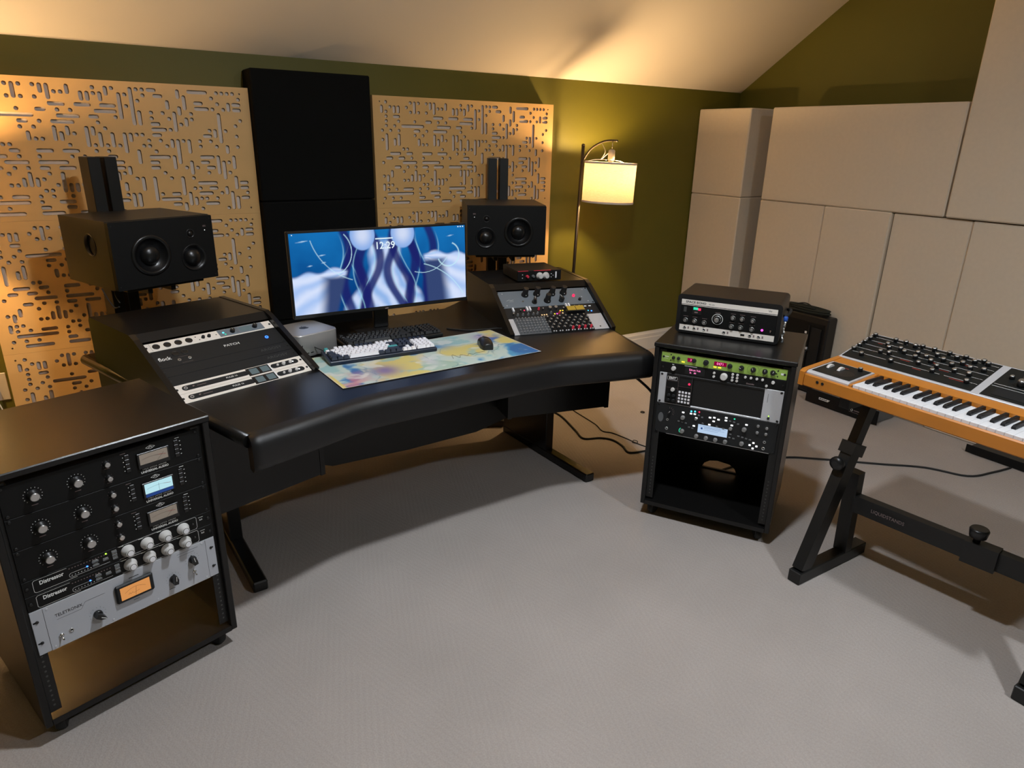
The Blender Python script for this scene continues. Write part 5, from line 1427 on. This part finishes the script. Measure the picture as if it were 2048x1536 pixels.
# ------------------------------------------------------------------ amplifier, cabinet, second unit on the floor by the cream panels
t = thing('power_amplifier', 'black two-space power amplifier on the carpet before the cream panels', 'amplifier', (3.31, -1.577, 0), (0, 0, -PI / 2))
put('faceplate', G().box(-W / 2, W / 2, 0, .004, .006, .094, .001), 'black_paint', t)
put('chassis', G().box(-.218, .218, .0045, .222, .005, .092, .002), 'mid_grey', t)
put('badge', G().prism([(-.148, .057), (-.148, .043), (-.085, .043), (-.072, .057)], -.0012, 0, 'y'), 'white_print', t)
put('badge_strokes', G().box(-.143, -.132, -.0015, -.0012, .047, .053).box(-.129, -.119, -.0015, -.0012, .047, .053).box(-.116, -.105, -.0015, -.0012, .047, .053).box(-.102, -.092, -.0015, -.0012, .047, .053), 'dark_print', t)
put('emblem', G().lathe([(.0075, 0), (.0075, -.001), (.005, -.001), (.005, 0)], 16, 'y', cap0=False, cap1=False), 'white_print', t, (.076, 0, .048))
put('emblem_line', G().box(.09, .135, -.0008, 0, .046, .051).box(.06, .135, -.0008, 0, .034, .036), 'grey_print', t)
for x in (-.2325, .2325):
    for z in (.016, .084):
        part('rack_screw', 'rack_screw', lambda: G(), 'silver', t, (x, 0, z))
for x in (-.2, .2):
    for y in (.03, .19):
        put('rubber_foot', G().cyl(.01, 0, .005, 10), 'black_rubber', t, (x, y, 0))
t = thing('rack_device', 'black rack device on the carpet below the far end of the synthesizer', 'rack unit', (3.40, -2.512, 0), (0, 0, -PI / 2))
put('faceplate', G().box(-W / 2, W / 2, 0, .004, .004, .048, .001), 'black_paint', t)
put('chassis', G().box(-.218, .218, .0045, .135, .003, .046), 'black_metal', t)
for x in (-.2325, .2325):
    part('rack_screw', 'rack_screw', lambda: G(), 'silver', t, (x, 0, .026))
for x in (-.2, .2):
    put('rubber_foot', G().box(x - .01, x + .01, .01, .12, 0, .003), 'black_rubber', t)

t = thing('amp_cabinet', 'black shallow upright cabinet seen from behind, against the cream panels', 'cabinet', (3.440, -1.118, 0), (0, 0, -PI / 2))
put('case', G().box(-.205, .205, 0, .096, .012, .522, .008), 'black_leather', t)
put('rear_recess', G().box(-.17, .185, -.004, 0, .05, .48, .003), 'black_paint', t)
put('recess_edge', G().box(.075, .085, -.010, -.004, .09, .46), 'black_metal', t)
put('heat_sink', G().box(.10, .17, -.016, -.004, .10, .45, .003), 'void_black', t)
put('mains_plug', G().tube([(.11, -.012, .30), (.10, -.035, .295), (.10, -.045, .25), (.08, -.05, .12), (.09, -.03, .03)], .004, 8, 5), 'black_rubber', t)
put('socket_stud', G().lathe([(.009, 0), (.009, -.012), (.006, -.014)], 12, 'y'), 'silver', t, (.085, -.004, .305))
put('label_plate', G().box(.05, .065, -.005, -.004, .40, .415), 'white_print', t)
for x in (-.19, .19):
    for y in (.022, .075):
        put('foot', G().cyl(.014, 0, .012, 12), 'black_rubber', t, (x, y, 0))
t = thing('cable_coil', 'flattened dark coil of cable on top of the black cabinet', 'cable', (3.488, -1.13, .522), (0, 0, -PI / 2))
g = G(); pts = []
for k in range(60):
    a = k * .62; r = .028 + .008 * math.sin(k * .37)
    pts.append((.15 * math.cos(a) * (1 + .08 * math.sin(k)), r * math.sin(a), .008 + .0006 * k))
put('loops', g.tube(pts, .006, 6, 2), 'bag_green', t)
put('loose_end', G().tube([(-.10, -.03, .03), (-.06, -.02, .055), (.0, -.02, .065), (.06, -.03, .045)], .004, 6, 5), 'black_rubber', t)

# ------------------------------------------------------------------ cables and bits on the carpet
def cable(pts, r, label):
    tag(put('floor_cable', G().tube(pts, r, 8, 6), 'black_rubber'), label, 'cable', None)
cable([(2.02, -1.75, .005), (2.20, -1.76, .005), (2.451, -1.817, .005), (2.605, -1.927, .005), (2.829, -2.124, .005), (2.996, -2.268, .005), (3.089, -2.431, .005), (3.245, -2.477, .005), (3.39, -2.50, .005)], .0055, 'black cable crossing the carpet from the rolling rack below the synthesizer')
cable([(1.75, -.60, .005), (1.763, -.755, .005), (1.709, -.973, .005), (1.678, -1.091, .005), (1.763, -1.132, .005), (1.806, -1.188, .005), (1.802, -1.276, .005), (1.778, -1.356, .005), (1.865, -1.385, .005), (1.93, -1.39, .005)], .0052, 'thick black power cable on the carpet between desk leg and rolling rack')
cable([(1.90, -.60, .003), (1.881, -.764, .003), (1.866, -.96, .003), (1.839, -1.062, .003), (1.871, -1.112, .003), (1.89, -1.218, .003), (1.894, -1.274, .003), (1.911, -1.343, .003), (1.96, -1.40, .003)], .003, 'thin black cable with a knot on the carpet beside the thick one')
tag(put('cable_tie', G().tube([(0, 0, .006), (.02, .012, .010), (.035, -.004, .006), (.015, -.016, .004), (-.005, -.004, .010), (.012, .006, .012)], .0022, 6, 5), 'black_rubber', None, (1.878, -1.27, 0)), 'small knot of black cable tie on the thin cable', 'cable tie')
t = thing('power_brick', 'black power adapter on the carpet next to the desk foot', 'adapter', D2(.765, .56, 0), (0, 0, -.5))
put('body', G().box(-.06, .06, -.028, .028, .0005, .036, .005), 'black_plastic', t)
put('lead', G().tube([(-.06, 0, .02), (-.09, .01, .03), (-.085, .04, .06), (-.05, .05, .11), (-.03, .04, .20)], .003, 6, 5), 'black_rubber', t)
put('lead', G().tube([(-.06, 0, .015), (-.085, -.02, .012), (-.07, -.045, .006), (-.03, -.04, .005)], .003, 6, 5), 'black_rubber', t)
tag(put('floor_ring', G().lathe([(.014, .001), (.014, .005), (.009, .006), (.009, .001)], 18, cap0=False, cap1=False), 'brass_dark', None, (2.24, -.96, 0)), 'tiny bronze ring lying on the carpet beside the rolling rack', 'ring')
c_, s_ = 1, 0
tag(put('floor_cable', G().tube([(1.43, -1.68, .605), (1.47, -1.715, .57), (1.53, -1.742, .50), (1.64, -1.68, .35), (1.78, -1.59, .10), (1.83, -1.54, .006)], .006, 8, 6), 'black_rubber'), 'black cable hanging from the desk end beside the rolling rack', 'cable')
tag(put('floor_cable', G().tube([D2(.50, .02, ZD + .006), D2(.46, .06, ZD + .010), D2(.40, .085, ZD + .008), D2(.33, .12, ZD + .004), D2(.26, .20, ZD + .003)], .0028, 6, 6), 'black_rubber'), 'thin black cable lying on the desk beside the right rack housing', 'cable')
